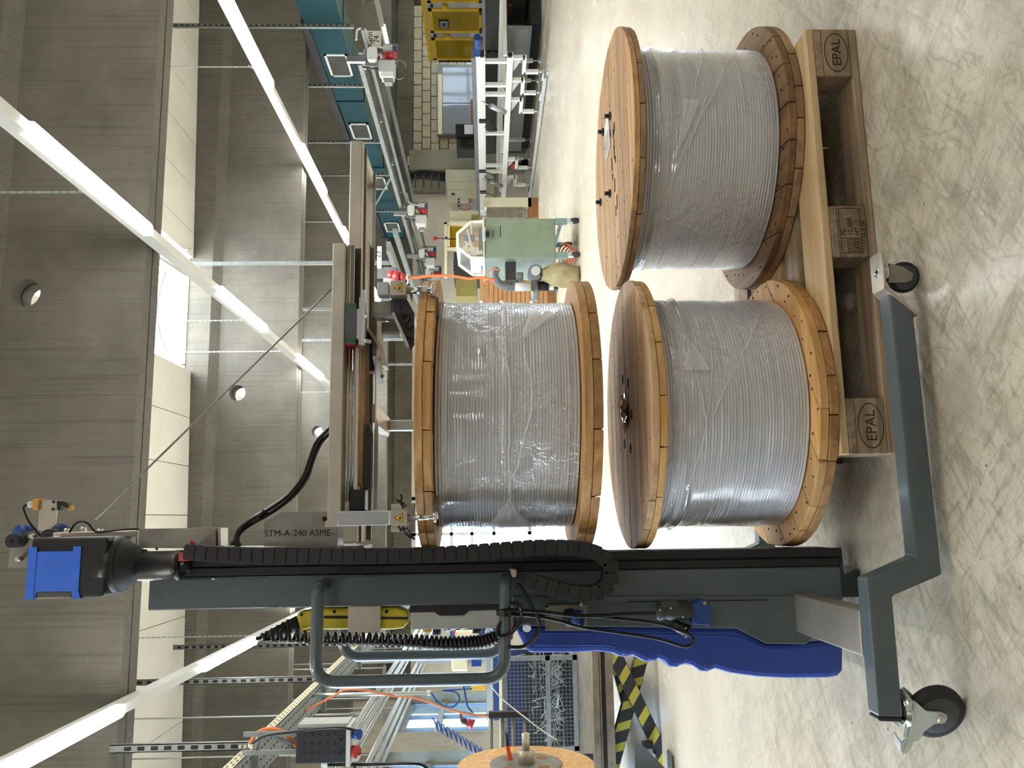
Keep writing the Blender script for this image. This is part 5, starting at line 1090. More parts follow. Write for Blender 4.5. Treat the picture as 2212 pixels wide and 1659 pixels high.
# yellow guarded machine
t = T('guarded_machine'); xf = 10.5
c = (10.5000, 17.7534, 2.2050); zt = c[2]; yb = c[1]; c2 = (10.5000, 17.7496, 1.0817); zm = c2[2]; c3 = (10.5000, 17.7484, 0.7601); zlow = c3[2]
t.part('housing', M().box(xf, xf+1.6, 13.2, yb+.05, zlow, zt+.03), 'lightgrey', bevel=.006); t.part('top_rail', M().box(xf-.02, xf+1.6, 13.2, yb+.05, zt+.03, zt+.12), 'yel2', bevel=.004)
t.part('side_black', M().box(xf+.1, xf+1.5, yb+.05, yb+.3, zm+.1, zt-.1), 'blackm'); t.part('machine_base', M().box(xf+.06, xf+1.5, 13.2, yb, .16, zlow), 'midgrey'); t.part('plinth', M().box(xf+.15, xf+1.4, 13.2, yb-.2, 0, .16), 'blackm')
for ya, yb_ in (((10.5000, 15.7954, 1.5686)[1], (10.5000, 16.6604, 1.5995)[1]), ((10.5000, 16.8544, 1.6064)[1], (10.5000, 17.7515, 1.6384)[1]), (13.9, (10.5000, 15.5918, 1.5613)[1])):
    f = M(); w = .085; x = xf-.03
    f.box(x, xf, ya, yb_, zt-w, zt); f.box(x, xf, ya, yb_, zm, zm+w*.7); f.box(x, xf, ya, ya+w, zm, zt); f.box(x, xf, yb_-w, yb_, zm, zt)
    i = t.part('guard_door', f, 'yel2', bevel=.003); t.part('tinted_pane', M().box(x+.01, x+.02, ya+w, yb_-w, zm+w*.7, zt-w), 'yellowglass', sub=i)
    for yy in (ya+.14, yb_-.16): t.part('hinge', M().box(x-.01, x, yy-.05, yy+.05, zm+.01, zm+.05), 'black', sub=i)
for y in ((10.5000, 15.7027, 1.8523)[1], (10.5000, 16.7672, 1.9078)[1]):
    t.part('lock_plate', M().box(xf-.012, xf, y-.1, y+.1, zt-.85, zt-.05), 'alu'); t.part('lock_knob', M().cyl((xf-.012, y, zt-.36), (xf-.09, y, zt-.36), .06, n=16), 'yel2'); t.part('lock_bolt', M().box(xf-.03, xf-.012, y-.04, y+.04, zt-.12, zt-.06), 'blackm')
y = (10.4600, 16.3249, 1.9739)[1]; i = t.part('control_display', M().box(xf-.055, xf-.035, y-.16, y+.12, zt-.42, zt-.20), 'darkgrey', bevel=.004); t.part('display_face', M().box(xf-.058, xf-.055, y-.12, y+.08, zt-.38, zt-.24), 'lightgrey', sub=i); t.part('display_glass', M().box(xf-.060, xf-.058, y-.09, y+.05, zt-.36, zt-.26), 'screen', sub=i)
for r in range(6):
    for cidx in (0, 1): y = (10.5000, 17.1271, 1.9266)[1]+.17*(r-2.5)*.6; t.part('ventilation_slot', M().box(xf-.002, xf+.002, y-.035, y+.035, zt-.42-.36*cidx, zt-.24-.36*cidx), 'cream')
t.done('machine behind yellow framed guard doors with tinted panes', 'machine')
t = T('outfeed_machine'); x = 9.62
t.part('frame', M().box(x, x+.8, 13.4, 15.0, .25, .62), 'midgrey', bevel=.004); t.part('side_panel', M().box(x-.02, x, 13.5, 14.1, .35, .72), 'lightgrey'); t.part('white_roller', M().cyl((x-.05, 13.9, .72), (x-.05, 15.1, .72), .035, n=14), 'whitepaint')
for y in (13.86, 15.12): t.part('orange_lever', M().bar((x-.06, y, .72), (x-.06, y+.02, .88), .03, .04), 'orange2')
t.part('black_belt', M().box(x+.02, x+.6, 14.2, 15.1, .62, .68), 'blackm'); t.part('stand', M().box(x+.1, x+.6, 13.5, 14.9, 0, .25), 'blackm'); t.part('brown_block', M().box(x-.04, x+.1, 14.35, 14.6, .50, .62), 'card')
t.done('low outfeed machine with white roller and orange levers below the yellow guards', 'machine')

# back wall fittings
Yw = 20.55
t = T('display_cabinet'); a, b = (11.9325, 20.4000, 2.2913), (9.9418, 20.4000, 1.0084)
t.part('cabinet_body', bx(a, b, 20.42, 20.6), 'midgrey'); t.part('top_frame', bx((11.6181, 20.3600, 2.2644), (9.9362, 20.3600, 2.1565), 20.36, 20.42), 'cream', bevel=.004)
for p, q in (((11.8266, 20.4000, 2.1442), (10.8263, 20.4000, 1.0242)), ((10.7998, 20.4000, 2.1455), (9.9547, 20.4000, 1.0325))): t.part('sliding_pane', bx(p, q, 20.395, 20.405), 'greyglass')
for p, q in (((10.7398, 20.4100, 1.8784), (10.5050, 20.4100, 1.6116)), ((10.7268, 20.4100, 1.5739), (10.3618, 20.4100, 1.4179)), ((11.6469, 20.4100, 2.1205), (11.1461, 20.4100, 1.7916))): t.part('notice', bx(p, q, 20.408, 20.418), 'paper')
for p in ((10.8992, 20.3900, 1.7430), (10.9254, 20.3900, 1.6576), (10.6379, 20.3900, 1.8292), (10.6380, 20.3900, 1.6590), (10.6380, 20.3900, 1.5495), (10.5207, 20.3900, 1.7325)): t.part('knob', M().cyl((p[0], 20.39, p[2]), (p[0], 20.41, p[2]), .015, n=8), 'black')
t.done('grey glass-fronted cabinet against the block wall behind the white rack', 'cabinet')
single('brown_board', M().box(min((10.5022, 19.6000, 1.3879)[0], (9.8258, 19.6000, 1.3925)[0]), max((10.5022, 19.6000, 1.3879)[0], (9.8258, 19.6000, 1.3925)[0]), 19.6, 19.7, 1.05*0+0.0, (10.5022, 19.6000, 1.3879)[2]), 'brown', 'upright brown board edge beside the dark terminal', 'board')
t = T('machine_terminal'); i = t.part('terminal_case', bx((9.6011, 19.2000, 1.7396), (8.9569, 19.2000, 1.0716), 19.2, 19.7), 'grey_d', bevel=.01)
t.part('screen', bx((9.2313, 19.1900, 1.6497), (9.0130, 19.1900, 1.3212), 19.185, 19.2), 'screen', sub=i); t.part('hood', bx((9.5854, 19.1200, 1.7593), (9.2456, 19.1200, 1.2615), 19.12, 19.2), 'black', sub=i)
t.part('notice', bx((9.5631, 19.1000, 1.5429), (9.3206, 19.1000, 1.3287), 19.10, 19.12), 'paper', sub=i); t.part('pedestal', bx((9.5526, 19.3000, 1.0666), (9.0628, 19.3000, -0.0520), 19.3, 19.65), 'darkgrey')
t.done('dark operator terminal with a green screen in front of the concrete column', 'terminal')
t = T('door_frame_panel'); t.part('panel', bx((9.3736, 20.5000, 3.0707), (9.1387, 20.5000, 0.9921), 20.5, 20.6), 'cream'); t.part('closer', bx((9.1328, 20.4500, 2.7641), (9.0688, 20.4500, 2.6316), 20.45, 20.5), 'rust'); t.part('handle', bx((9.1434, 20.4500, 1.6802), (9.0535, 20.4500, 1.4756), 20.45, 20.5), 'rust')
t.part('jamb', bx((9.0879, 20.5200, 3.0710), (9.0322, 20.5200, 0.9932), 20.5, 20.6), 'rust'); t.done('cream door panel standing ajar right of the cable ladder', 'door')
t = T('cable_ladder'); t.part('rail', bx((8.8660, 20.4500, 3.0391), (8.7747, 20.4500, 2.1027), 20.45, 20.5), 'blackm')
for q in range(5): t.part('cable', M().tube(smooth_path([((8.7008, 20.4200, 3.0354)[0]+.04*q, 20.42-.02*(q % 2), 2.9), ((8.7256, 20.4200, 2.8201)[0]+.05*q, 20.40, 2.66), ((8.6995, 20.4200, 2.5207)[0]+.045*q, 20.40, 2.4), ((8.6476, 20.4200, 2.0774)[0]+.05*q, 20.42, 2.0)], 5), .022, 6), 'cable')
for x in (897, 915, 932, 948): pass
for p in ((8.6328, 20.3800, 2.8522), (8.6322, 20.3800, 2.6372), (8.6317, 20.3800, 2.4341), (8.6311, 20.3800, 2.2428)): t.part('rung', M().box(p[0]-.18, p[0]+.2, 20.36, 20.39, p[2]-.02, p[2]+.02), 'darkgrey')
t.part('pipe', bx((8.4302, 20.5000, 2.9457), (8.3643, 20.5000, 2.0820), 20.48, 20.56), 'rust'); t.done('black bundle of cables on a ladder on the far white wall', 'cables')
t = T('switch_cabinet'); t.part('cabinet', bx((8.8811, 20.2000, 2.0657), (8.5510, 20.2000, 0.8071), 20.2, 20.6), 'beige', bevel=.006); t.part('cabinet', bx((8.5469, 20.2000, 2.0426), (8.3254, 20.2000, 0.8096), 20.2, 20.6), 'beige', bevel=.006); t.part('cabinet', bx((8.3216, 20.2000, 2.0194), (8.1255, 20.2000, 0.8119), 20.2, 20.6), 'beige', bevel=.006)
t.part('lock', bx((8.2332, 20.1800, 1.9122), (8.1831, 20.1800, 1.8177), 20.18, 20.2), 'darkgrey'); t.done('beige switch cabinets on the far wall below the cable ladder', 'cabinet')
def wall_panel(name, a, b, y, label):
    t = T(name); i = t.part('panel', bx(a, b, y, y+.12), 'lightgrey', bevel=.006); x0, x1 = min(a[0], b[0]), max(a[0], b[0]); z0, z1 = min(a[2], b[2]), max(a[2], b[2]); w, h = x1-x0, z1-z0
    for q in range(3): t.part('knob', M().cyl((x1-w*(.15+.27*q), y, z1-h*.07), (x1-w*(.15+.27*q), y-.04, z1-h*.07), .022, n=8), 'black', sub=i)
    t.part('label_field', M().box(x0+w*.5, x1-w*.08, y-.006, y, z0+h*.45, z0+h*.88), 'paper', sub=i); t.part('red_handle', M().box(x0+w*.55, x1-w*.1, y-.03, y, z0+h*.28, z0+h*.38), 'pink', sub=i)
    k = M().tube([(x0+w*.18+.08*cos(q), y-.02, z0+h*.62+.14*sin(q)) for q in [2*pi*j/14 for j in range(14)]], .012, 6, closed=True); t.part('wire_coil', k, 'orange', sub=i)
    t.done(label, 'panel')
wall_panel('control_panel', (8.1564, 20.3000, 1.7632), (7.8298, 20.3000, 1.2661), 20.3, 'grey wall panel with red handle below the beige cabinets')
wall_panel('control_panel', (5.6212, 17.6200, 1.7870), (5.3113, 17.6200, 1.2085), 17.62, 'grey panel with red handle beside the stacked cardboard')
t = T('yellow_machine'); a, b = (6.0740, 16.5000, 1.9010), (4.8950, 16.5000, 1.2372)
f = M()
for p, q in (((6.0740, 16.5000, 1.9010), (4.8988, 16.5000, 1.8459)), ((6.0740, 16.5000, 1.9010), (6.0300, 16.5000, 1.0357)), ((5.5329, 16.5000, 1.8445), (5.4888, 16.5000, 1.0409)), ((5.9933, 16.5000, 1.8435), (5.5525, 16.5000, 1.7871)), ((6.0706, 16.5000, 1.1027), (4.8938, 16.5000, 1.0467))): 
    g = bx(p, q, 16.45, 16.55); f.add(g.v, g.f)
t.part('frame', f, 'cream'); t.part('pane', bx((6.0132, 16.5000, 1.8051), (5.5291, 16.5000, 1.1076), 16.52, 16.53), 'yellowglass'); t.part('dark_core', bx((5.5415, 16.8000, 1.7230), (4.9813, 16.8000, 0.8040), 16.8, 17.6), 'darkgrey')
t.part('machine_bed', bx((6.0703, 16.5000, 1.0353), (4.8884, 16.5000, 0.1879), 16.5, 17.6), 'midgrey'); t.part('yellow_cover', bx((4.8977, 16.6000, 1.6691), (4.5294, 16.6000, 1.2414), 16.6, 17.4), 'olive'); t.part('feet', bx((6.0223, 16.6000, 0.1826), (4.9568, 16.6000, 0.0281), 16.6, 17.5), 'blackm')
t.part('shelf', bx((6.3743, 16.6000, 1.7895), (6.1585, 16.6000, 1.1898), 16.6, 17.2), 'beige'); t.part('shelf_top', bx((6.2633, 16.5800, 1.3437), (6.1408, 16.5800, 1.1704), 16.55, 16.6), 'olive')
t.part('signal_lamp', M().box(*[f((5.7040, 16.3000, 2.1181)[0], (5.6344, 16.3000, 2.0330)[0]) for f in (min, max)], 16.27, 16.33, *[f((5.7040, 16.3000, 2.1181)[2], (5.6344, 16.3000, 2.0330)[2]) for f in (min, max)]), 'red', bevel=.006)
t.part('lamp_rod', M().cyl((5.6739, 16.3000, 2.0330), (5.6870, 16.4000, 1.6489), .012, n=8), 'black'); t.part('lamp_knuckle', M().ball((5.6829, 16.3000, 1.8533), .03, 6), 'black')
t.done('cream framed machine with a red lamp and yellow panes behind the green cabinet', 'machine')
t = T('flat_screen_post'); t.part('case', bx((6.1021, 15.5000, 1.1504), (5.9589, 15.5000, 1.0700), 15.5, 15.55), 'lightgrey'); t.part('column', bx((6.2662, 15.6000, 1.0768), (6.0706, 15.6000, 0.1360), 15.6, 15.75), 'beige'); t.part('lower_box', bx((6.0642, 15.6000, 1.0147), (5.8507, 15.6000, 0.3046), 15.6, 15.9), 'rust')
t.part('foot', M().box(min((6.2637, 15.6000, 0.2977)[0], (5.8507, 15.6000, 0.3046)[0]), max((6.2637, 15.6000, 0.2977)[0], (5.8507, 15.6000, 0.3046)[0]), 15.6, 16.0, 0, .2), 'brown'); t.done('beige post with a brown crate of strips behind the green cabinet', 'post')
# stack of flat cartons
t = T('carton_stack'); a, b = (3.6100, 12.0000, 1.1441), (3.1804, 12.0000, -0.0135); X0, X1 = min(a[0], b[0]), max(a[0], b[0]); Z0, Z1 = min(a[2], b[2]), max(a[2], b[2]); n = 15
X0 -= .1
for q in range(n):
    z0 = .13+(Z1-.13)*q/n; z1 = .13+(Z1-.13)*(q+1)/n-.006; dx, dy = random.uniform(-.015, .015), random.uniform(-.012, .012)
    t.part('carton', M().box(X0+dx, X1+dx, 12.0+dy, 12.8+dy, z0, z1), 'card', bevel=.003)
for z in (.35, .8, 1.1): t.part('address_label', M().box(X0+.03, X0+.12, 11.985, 11.9875, z, z+.05), 'paper')
t.part('edge_board', M().box(X1+.02, X1+.06, 11.95, 12.8, .13, Z1), 'card'); t.part('skid', M().box(X0, X1, 12.0, 12.8, 0, .129), 'brown'); t.done('stack of flat brown cartons behind the hanging spool and green cabinet', 'cartons')

# green cabinet with clear hood
t = T('green_cabinet'); Y0 = 8.85
a, b = (3.3101, 8.8500, 1.0623), (2.8542, 8.8500, 0.2692); X0, X1, Z0, Z1 = min(a[0], b[0]), max(a[0], b[0]), min(a[2], b[2]), max(a[2], b[2])
cab = t.part('cabinet_body', M().box(X0, X1, Y0, 9.75, Z0, Z1), 'cabgreen', bevel=.012); t.part('top_plate', M().box(X0-.01, X1+.01, Y0-.01, 9.76, Z1, Z1+.012), 'cream', sub=cab)
for p, q in (((3.1710, 8.8400, 0.9707), (3.0903, 8.8400, 0.9613)), ((3.2245, 8.8400, 0.8876), (3.0899, 8.8400, 0.8789))): t.part('scratch', bx(p, q, 8.8485, 8.85), 'hole', sub=cab)
for x in (X0+.03, X1-.03):
    for y in (Y0+.03, 9.70):
        i = t.part('leg', M().box(x-.03, x+.03, y-.03, y+.03, .135, Z0), 'cabgreen2')
        t.part('caster_fork', M().box(x-.022, x+.022, y-.05, y+.02, .07, .135), 'zinc', sub=i); t.part('caster_wheel', M().cyl((x-.018, y-.03, .05), (x+.018, y-.03, .05), .049, n=18), 'rubber', sub=i)
t.part('stay', M().bar((X0+.03, Y0+.03, .20), (X0+.03, 9.70, .20), .03, .03), 'cabgreen2'); t.part('stay', M().bar((X1-.03, Y0+.03, .20), (X1-.03, 9.70, .20), .03, .03), 'cabgreen2')
H = [(3.2776, 1.0678), (3.2728, 1.2124), (3.1387, 1.3626), (2.9777, 1.3633), (2.8595, 1.2101), (2.8534, 1.0717)]; k = M(); HP = [(3.2776, 8.8500, 1.0678), (3.2728, 8.8500, 1.2124), (3.1387, 8.8500, 1.3626), (2.9777, 8.8500, 1.3633), (2.8595, 8.8500, 1.2101), (2.8534, 8.8500, 1.0717)]
for yy in (Y0+.015, 9.5):
    for q in range(5): p0, p1 = Vector(HP[q]), Vector(HP[q+1]); k.bar((p0.x, yy, p0.z), (p1.x, yy, p1.z), .03, .025, (0, 1, 0))
for q in range(6): k.bar((HP[q][0], Y0+.015, HP[q][2]), (HP[q][0], 9.5, HP[q][2]), .025, .025)
hd = t.part('hood_frame', k, 'whitepaint')
t.part('hood_pane', M().prism(H, 'y', Y0+.012, Y0+.016), 'acryl', sub=hd)
sd = M(); 
for q in range(5): p0, p1 = HP[q], HP[q+1]; sd.add([(p0[0], Y0+.03, p0[2]), (p1[0], Y0+.03, p1[2]), (p1[0], 9.48, p1[2]), (p0[0], 9.48, p0[2])], [(0, 1, 2, 3)])
t.part('hood_side', sd, 'acryl', sub=hd); t.part('hood_door', bx((2.8379, 8.9000, 1.1803), (2.7839, 8.9000, 1.0829), 8.9, 8.905), 'paper', sub=hd)
t.part('cutting_head', bx((3.2927, 9.1000, 1.1273), (3.0273, 9.1000, 1.0767), 9.1, 9.3), 'darkgrey'); t.part('spindle', M().cyl((3.1662, 9.1000, 1.2977), (3.1656, 9.1000, 1.1707), .04, n=12), 'grey_d'); t.part('yellow_jaw', bx((3.2844, 9.2000, 1.2143), (3.2169, 9.2000, 1.1291), 9.2, 9.3), 'sens'); t.part('yellow_jaw', bx((3.1783, 9.2000, 1.2150), (3.0942, 9.2000, 1.1301), 9.2, 9.3), 'sens')
t.part('air_hose', M().tube(smooth_path([(3.1158, 9.0500, 1.2860), (3.0828, 9.0500, 1.2546), (3.0117, 9.0500, 1.2656), (2.9567, 9.0500, 1.2030), (2.9673, 9.0500, 1.1294), (3.0108, 9.0500, 1.0976)], 5), .008, 6), 'cream'); t.part('film_sheet', M().prism([(3.2462, 1.2629), (3.2461, 1.2472), (3.0491, 1.2014), (2.9780, 1.1288), (2.9778, 1.0870), (2.9561, 1.0872), (2.9567, 1.2124)], 'y', 9.0, 9.01), 'paper')
t.part('latch', bx((3.1947, 8.8000, 1.0836), (3.0446, 8.8000, 1.0492), 8.80, 8.85), 'lightgrey', bevel=.004); t.part('latch_knob', bx((3.1391, 8.7800, 1.0482), (3.0962, 8.7800, 1.0077), 8.78, 8.85), 'black', bevel=.004)
t.done('dented green cabinet on casters with a clear octagonal hood', 'cabinet')
lp = M()
for q in range(4): P = [(X0+.12+.02*q+.02*sin(a), 9.25+.32*cos(a), .02+.012*q+.09*(1+sin(a))*.5*(1+.2*q)) for a in [2*pi*j/18 for j in range(18)]]; lp.tube(P, .011, 6, closed=True)
single('orange_cable_coil', lp, 'orange', 'coil of orange cable on the floor under the green cabinet', 'cable', kind=None)
# dust extractor beside it
t = T('dust_extractor'); Y1 = 9.0
fb = bx((2.8678, 9.0000, 0.8323), (2.6457, 9.0000, 0.7104), 9.0, 9.2); t.part('filter_box', fb, 'darkgrey', bevel=.008); t.part('box_base', bx((2.6406, 8.9800, 0.8409), (2.5701, 8.9800, 0.7070), 8.98, 9.2), 'cablegrey', bevel=.006)
hs = smooth_path([(2.7610, 8.9500, 0.9280), (2.7075, 8.9500, 0.9545), (2.6432, 8.9500, 0.9449), (2.5895, 8.9500, 0.9042), (2.5516, 8.9500, 0.8324), (2.5403, 8.9500, 0.7292)], 8); ho = M(); ho.tube(hs, .040, 14)
for q in range(0, len(hs)-1, 1):
    d = hs[min(q+1, len(hs)-1)]-hs[q]
    if d.length > 1e-5: ho.lathe(hs[q], d, [(.040, -.006), (.046, 0), (.040, .006)], 14, False, False)
t.part('corrugated_hose', ho, 'cablegrey'); t.part('duct_elbow', M().cyl((2.5456, 8.9500, 0.7291), (2.5445, 8.9500, 0.5532), .048, n=16), 'lightgrey'); t.part('duct_branch', M().cyl((2.6820, 9.0500, 0.7029), (2.6816, 9.0500, 0.6296), .062, n=16), 'midgrey')
c = (2.7090, 9.0000, 0.4955); t.part('fan_housing', M().cyl((c[0], 8.9, c[2]), (c[0], 9.1, c[2]), .085, n=24), 'cablegrey', bevel=.006); t.part('fan_inlet', M().cyl((c[0], 8.86, c[2]), (c[0], 8.9, c[2]), .052, n=20), 'lightgrey')
t.part('vertical_drum', M().cyl((2.6336, 9.0000, 0.5022), (2.3978, 9.0000, 0.5067), .040, n=20), 'galv'); mr = M()
a, b = Vector((2.5832, 9.0500, 0.4690)), Vector((2.5823, 9.0500, 0.3433)); mr.cyl(a, b, .052, n=16)
for q in range(7): p = a.lerp(b, (q+.5)/7); mr.lathe(p, b-a, [(.052, -.004), (.062, 0), (.052, .004)], 16, False, False)
t.part('finned_motor', mr, 'blackm'); t.part('motor_cap', M().cyl(b, Vector((2.5820, 9.0500, 0.2856)), .045, n=14), 'whitepaint')
BAG = [(-.0, .055), (.06, .085), (.16, .125), (.28, .135), (.38, .13), (.44, .11), (.455, .05)]; a = Vector((2.6936, 8.9500, 0.4363)); b = Vector((2.6640, 8.9500, 0.0004)); b.z = .004; d = (b-a); Lb = d.length
bg_ = M(); bg_.lathe(a, d, [(r*(1), h/.455*Lb) for h, r in BAG], 26); rnd = random.Random(4)
bg_.v = [(x+.012*sin(9*z+3*x*20)+rnd.uniform(-.004, .004), y+.01*sin(30*x+11*z), max(.003, z)) for x, y, z in bg_.v]
t.part('dust_bag', bg_, 'bag'); t.part('bag_ring', M().lathe(a, d, [(.06, -.015), (.07, 0), (.06, .02)], 20), 'blackm')
t.part('stand_foot', bx((2.6144, 9.0500, 0.2901), (2.5492, 9.0500, 0.2340), 9.05, 9.2), 'blackm', bevel=.004); t.part('frame_post', M().bar((c[0]-.02, 9.15, 0), (c[0]-.02, 9.15, c[2]), .03, .03), 'blackm')
t.done('dust extractor with grey hose and sagging canvas bag left of the green cabinet', 'extractor')

# ================================================================== left side of the hall
t = T('cable_tray'); x0, x1 = -1.62, -1.40
tr = M(); tr.box(x0, x1, 4.7, 19.6, 2.535, 2.539); tr.box(x0, x0+.004, 4.7, 19.6, 2.535, 2.60)
i = t.part('tray', tr, 'galv'); t.part('lit_flange', M().box(x1-.004, x1, 4.7, 19.6, 2.535, 2.60), 'beige', sub=i)  # galvanised flange made beige: the lamplight on this side is in its colour
s = M(); y = 4.8
while y < 12:
    s.box(x1-.0005, x1+.0006, y, y+.035, 2.575, 2.583); s.box(x1-.0005, x1+.0006, y+.04, y+.075, 2.552, 2.560)
    for dx in (.03, .10, .17): s.box(x0+dx, x0+dx+.012, y, y+.04, 2.5342, 2.5352)
    y += .082
t.part('perforation', s, 'hole', sub=i, kind='stuff')
for y, zb in ((5.50, 3.41), (7.68, 4.60), (9.75, 4.60), (12.4, 4.6), (16.2, 4.6)):
    k = M(); w = .045; k.box(-1.40, -1.352, y-.005, y, 2.56, zb); k.box(-1.40, -1.395, y-.005, y+.03, 2.56, zb); k.box(-1.357, -1.352, y-.005, y+.03, 2.56, zb)
    i = t.part('hanger', k, 'galv'); s = M(); z = 2.62
    while z < zb-.06: s.rbox(-1.388, -1.364, y-.0064, y-.0046, z, z+.045, .006, 'y'); z += .082
    t.part('slots', s, 'hole', sub=i, kind='stuff')
    t.part('bracket_arm', M().box(-1.66, -1.352, y+.03, y+.07, 2.50, 2.535), 'galv', sub=i)
    for z in (2.575, 2.605): t.part('bolt', M().cyl((-1.376, y-.016, z), (-1.376, y-.004, z), .011, n=6), 'zinc', sub=i)
t.done('perforated cable tray on slotted hangers at the lower left under the lamp row', 'cable tray')
for P, r, c, lb in (([(-1.3248, 5.3500, 2.5075), (-1.2671, 5.3500, 2.4650), (-1.2445, 5.3500, 2.3988), (-1.2597, 5.3500, 2.3145), (-1.3089, 5.3500, 2.2573), (-1.3468, 5.3500, 2.2284)], .013, 'orange', 'short orange lead looping from the left tray into the black box'), ([(-1.3682, 5.3200, 2.4644), (-1.2974, 5.3200, 2.4447), (-1.2641, 5.3200, 2.3904), (-1.3001, 5.3200, 2.3171), (-1.3229, 5.3200, 2.2444)], .013, 'cablegrey', 'short grey lead looping from the left tray beside the orange one'), ([(-1.2755, 5.1500, 2.4396), (-1.2363, 5.1500, 2.3605), (-1.2143, 5.1500, 2.1865), (-1.1998, 5.1500, 2.0252), (-1.2023, 5.1500, 1.9036), (-1.2220, 5.1500, 1.8303)], .008, 'cable', 'thin black lead running along the top of the black distribution box')):
    single('box_lead', M().tube(smooth_path(P, 6), r, 8), c, lb, 'cable')
# distribution box
t = T('distribution_box'); a, b = (-1.2183, 5.2000, 2.1977), (-1.4083, 5.2000, 1.9031)
X0, X1, Z0, Z1 = b[0], a[0], b[2], a[2]
i = t.part('box_body', M().box(X0, X1, 5.2, 5.42, Z0, Z1), 'blackm', bevel=.006); t.part('front_frame', M().box(X0-.02, X1+.012, 5.19, 5.43, Z0-.025, Z0), 'lightgrey', sub=i, bevel=.003); t.part('side_frame', M().box(X1, X1+.02, 5.25, 5.42, Z0, Z1), 'lightgrey', sub=i)
for q in range(2): t.part('knockout', M().lathe((X1-.035-.075*q-.02, 5.199, Z0+.028), (0, -1, 0), [(.018, 0), (.018, .002), (.014, .002), (.014, .0005)], 18), 'black', sub=i)
for q in range(5):
    for r in range(3): t.part('moulded_boss', M().cyl((X1-.03-.05*r, 5.199, Z1-.05-.045*q), (X1-.03-.05*r, 5.195, Z1-.05-.045*q), .006, n=10), 'black', sub=i)
p = (-1.2556, 5.2500, 1.8729); t.part('blue_socket', M().cyl((p[0], 5.25, Z0-.02), (p[0], 5.22, Z0-.075), .026, .030, 18), 'bluepl'); t.part('socket_lid', M().prism([(p[0]-.03, Z0-.03), (p[0]+.03, Z0-.025), (p[0]+.012, Z0-.10), (p[0]-.012, Z0-.10)], 'y', 5.255, 5.275), 'lightgrey', bevel=.002)
p = (-1.3551, 5.2500, 1.8713); t.part('red_socket', M().cyl((p[0], 5.25, Z0-.02), (p[0], 5.22, Z0-.062), .032, .036, 18), 'red'); t.part('socket_lid', M().prism([(p[0]-.05, Z0-.03), (p[0]-.02, Z0-.03), (p[0]-.02, Z0-.085), (p[0]-.05, Z0-.07)], 'y', 5.22, 5.25), 'lightgrey', bevel=.002)
t.part('hanging_bar', M().box(X0+.03, X0+.055, 5.29, 5.32, Z1, 2.534).box(X1-.055, X1-.03, 5.29, 5.32, Z1, 2.534), 'galv'); t.done('black distribution box with blue and red sockets hanging under the left tray', 'socket box')
# two racks of bright conduits
for gi, (xs, z, lb) in enumerate((((-1.88, -1.945, -2.01, -2.085, -2.15), 2.31, 'upper rack of bright conduits running along the left side of the hall'), ((-2.42, -2.50, -2.58, -2.66, -2.74, -2.82), 2.30, 'lower rack of bright conduits in front of the left windows'))):
    t = T('conduit_rack')
    for q, x in enumerate(xs): t.part('conduit', M().cyl((x, 4.6, z+.02*(q % 2)), (x, 19.0, z+.02*(q % 2)), .020, n=10), 'conduit')
    for y in (8.4, 10.9, 13.5, 16.2):
        i = t.part('support', M().box(xs[-1]-.06, xs[0]+.06, y-.02, y+.02, z+.045, z+.085), 'galv')
        t.part('drop_rod', M().cyl((xs[0]+.045, y, z+.08), (xs[0]+.045, y, 4.55 if not any(b-.1 < y < b+.3 for b in BEAMS) else 3.41), .008, n=6), 'lightgrey', sub=i)
        t.part('drop_rod', M().cyl((xs[-1]-.045, y, z+.08), (xs[-1]-.045, y, 4.5 if not any(b-.1 < y < b+.3 for b in BEAMS) else 3.41), .008, n=6), 'lightgrey', sub=i)
    t.done(lb, 'conduits')
# descending lead bundle and air pipe
t = T('lead_bundle')
for k_, (c, dy) in enumerate((('orange', 0), ('rust', 4), ('cabgreen', -4), ('cablegrey', 8))):
    P = [(-1.4252, 7.2000, 2.3353), (-1.3831, 7.2000, 2.2486), (-1.3902, 7.2000, 2.0772), (-1.4505, 7.3000, 1.8979), (-1.5463, 7.6000, 1.6708), (-1.7136, 8.0000, 1.4701), (-1.8591, 8.4000, 1.2686), (-1.9250, 8.5800, 1.0640)]; P = [Vector((-1.5, 7.0, 2.5345))]+[Vector(p)+Vector((0, .015*k_, .003*dy*(1 if q % 2 else -.3))) for q, p in enumerate(P)]
    t.part('lead', M().tube(smooth_path(P, 6), .008, 7), c)
t.done('bundle of orange, brown, green and grey leads hanging from the left tray', 'cables')
single('air_pipe', M().cyl(((-1.4474, 7.3500, 2.3622)[0], 7.35, 2.536), (-1.4483, 7.3500, 1.5842), .017, n=12).cyl((-1.4483, 7.3500, 1.5842), (-1.4490, 7.3500, 1.5451), .022, n=12), 'zinc', 'thin steel air pipe dropping beside the orange lead bundle', 'pipe')
co = []
for q in range(11*12+1):
    a = 2*pi*q/12; s_ = q/132; p = Vector((-1.62-.22*s_*1.15, 7.0, 1.50-.42*s_)); co.append(p+Vector((.045*cos(a), .045*sin(a), .012*cos(a))))
single('coiled_air_hose', M().tube(co, .006, 6), 'bluepl', 'thin blue coiled air hose in front of the left windows', 'hose')
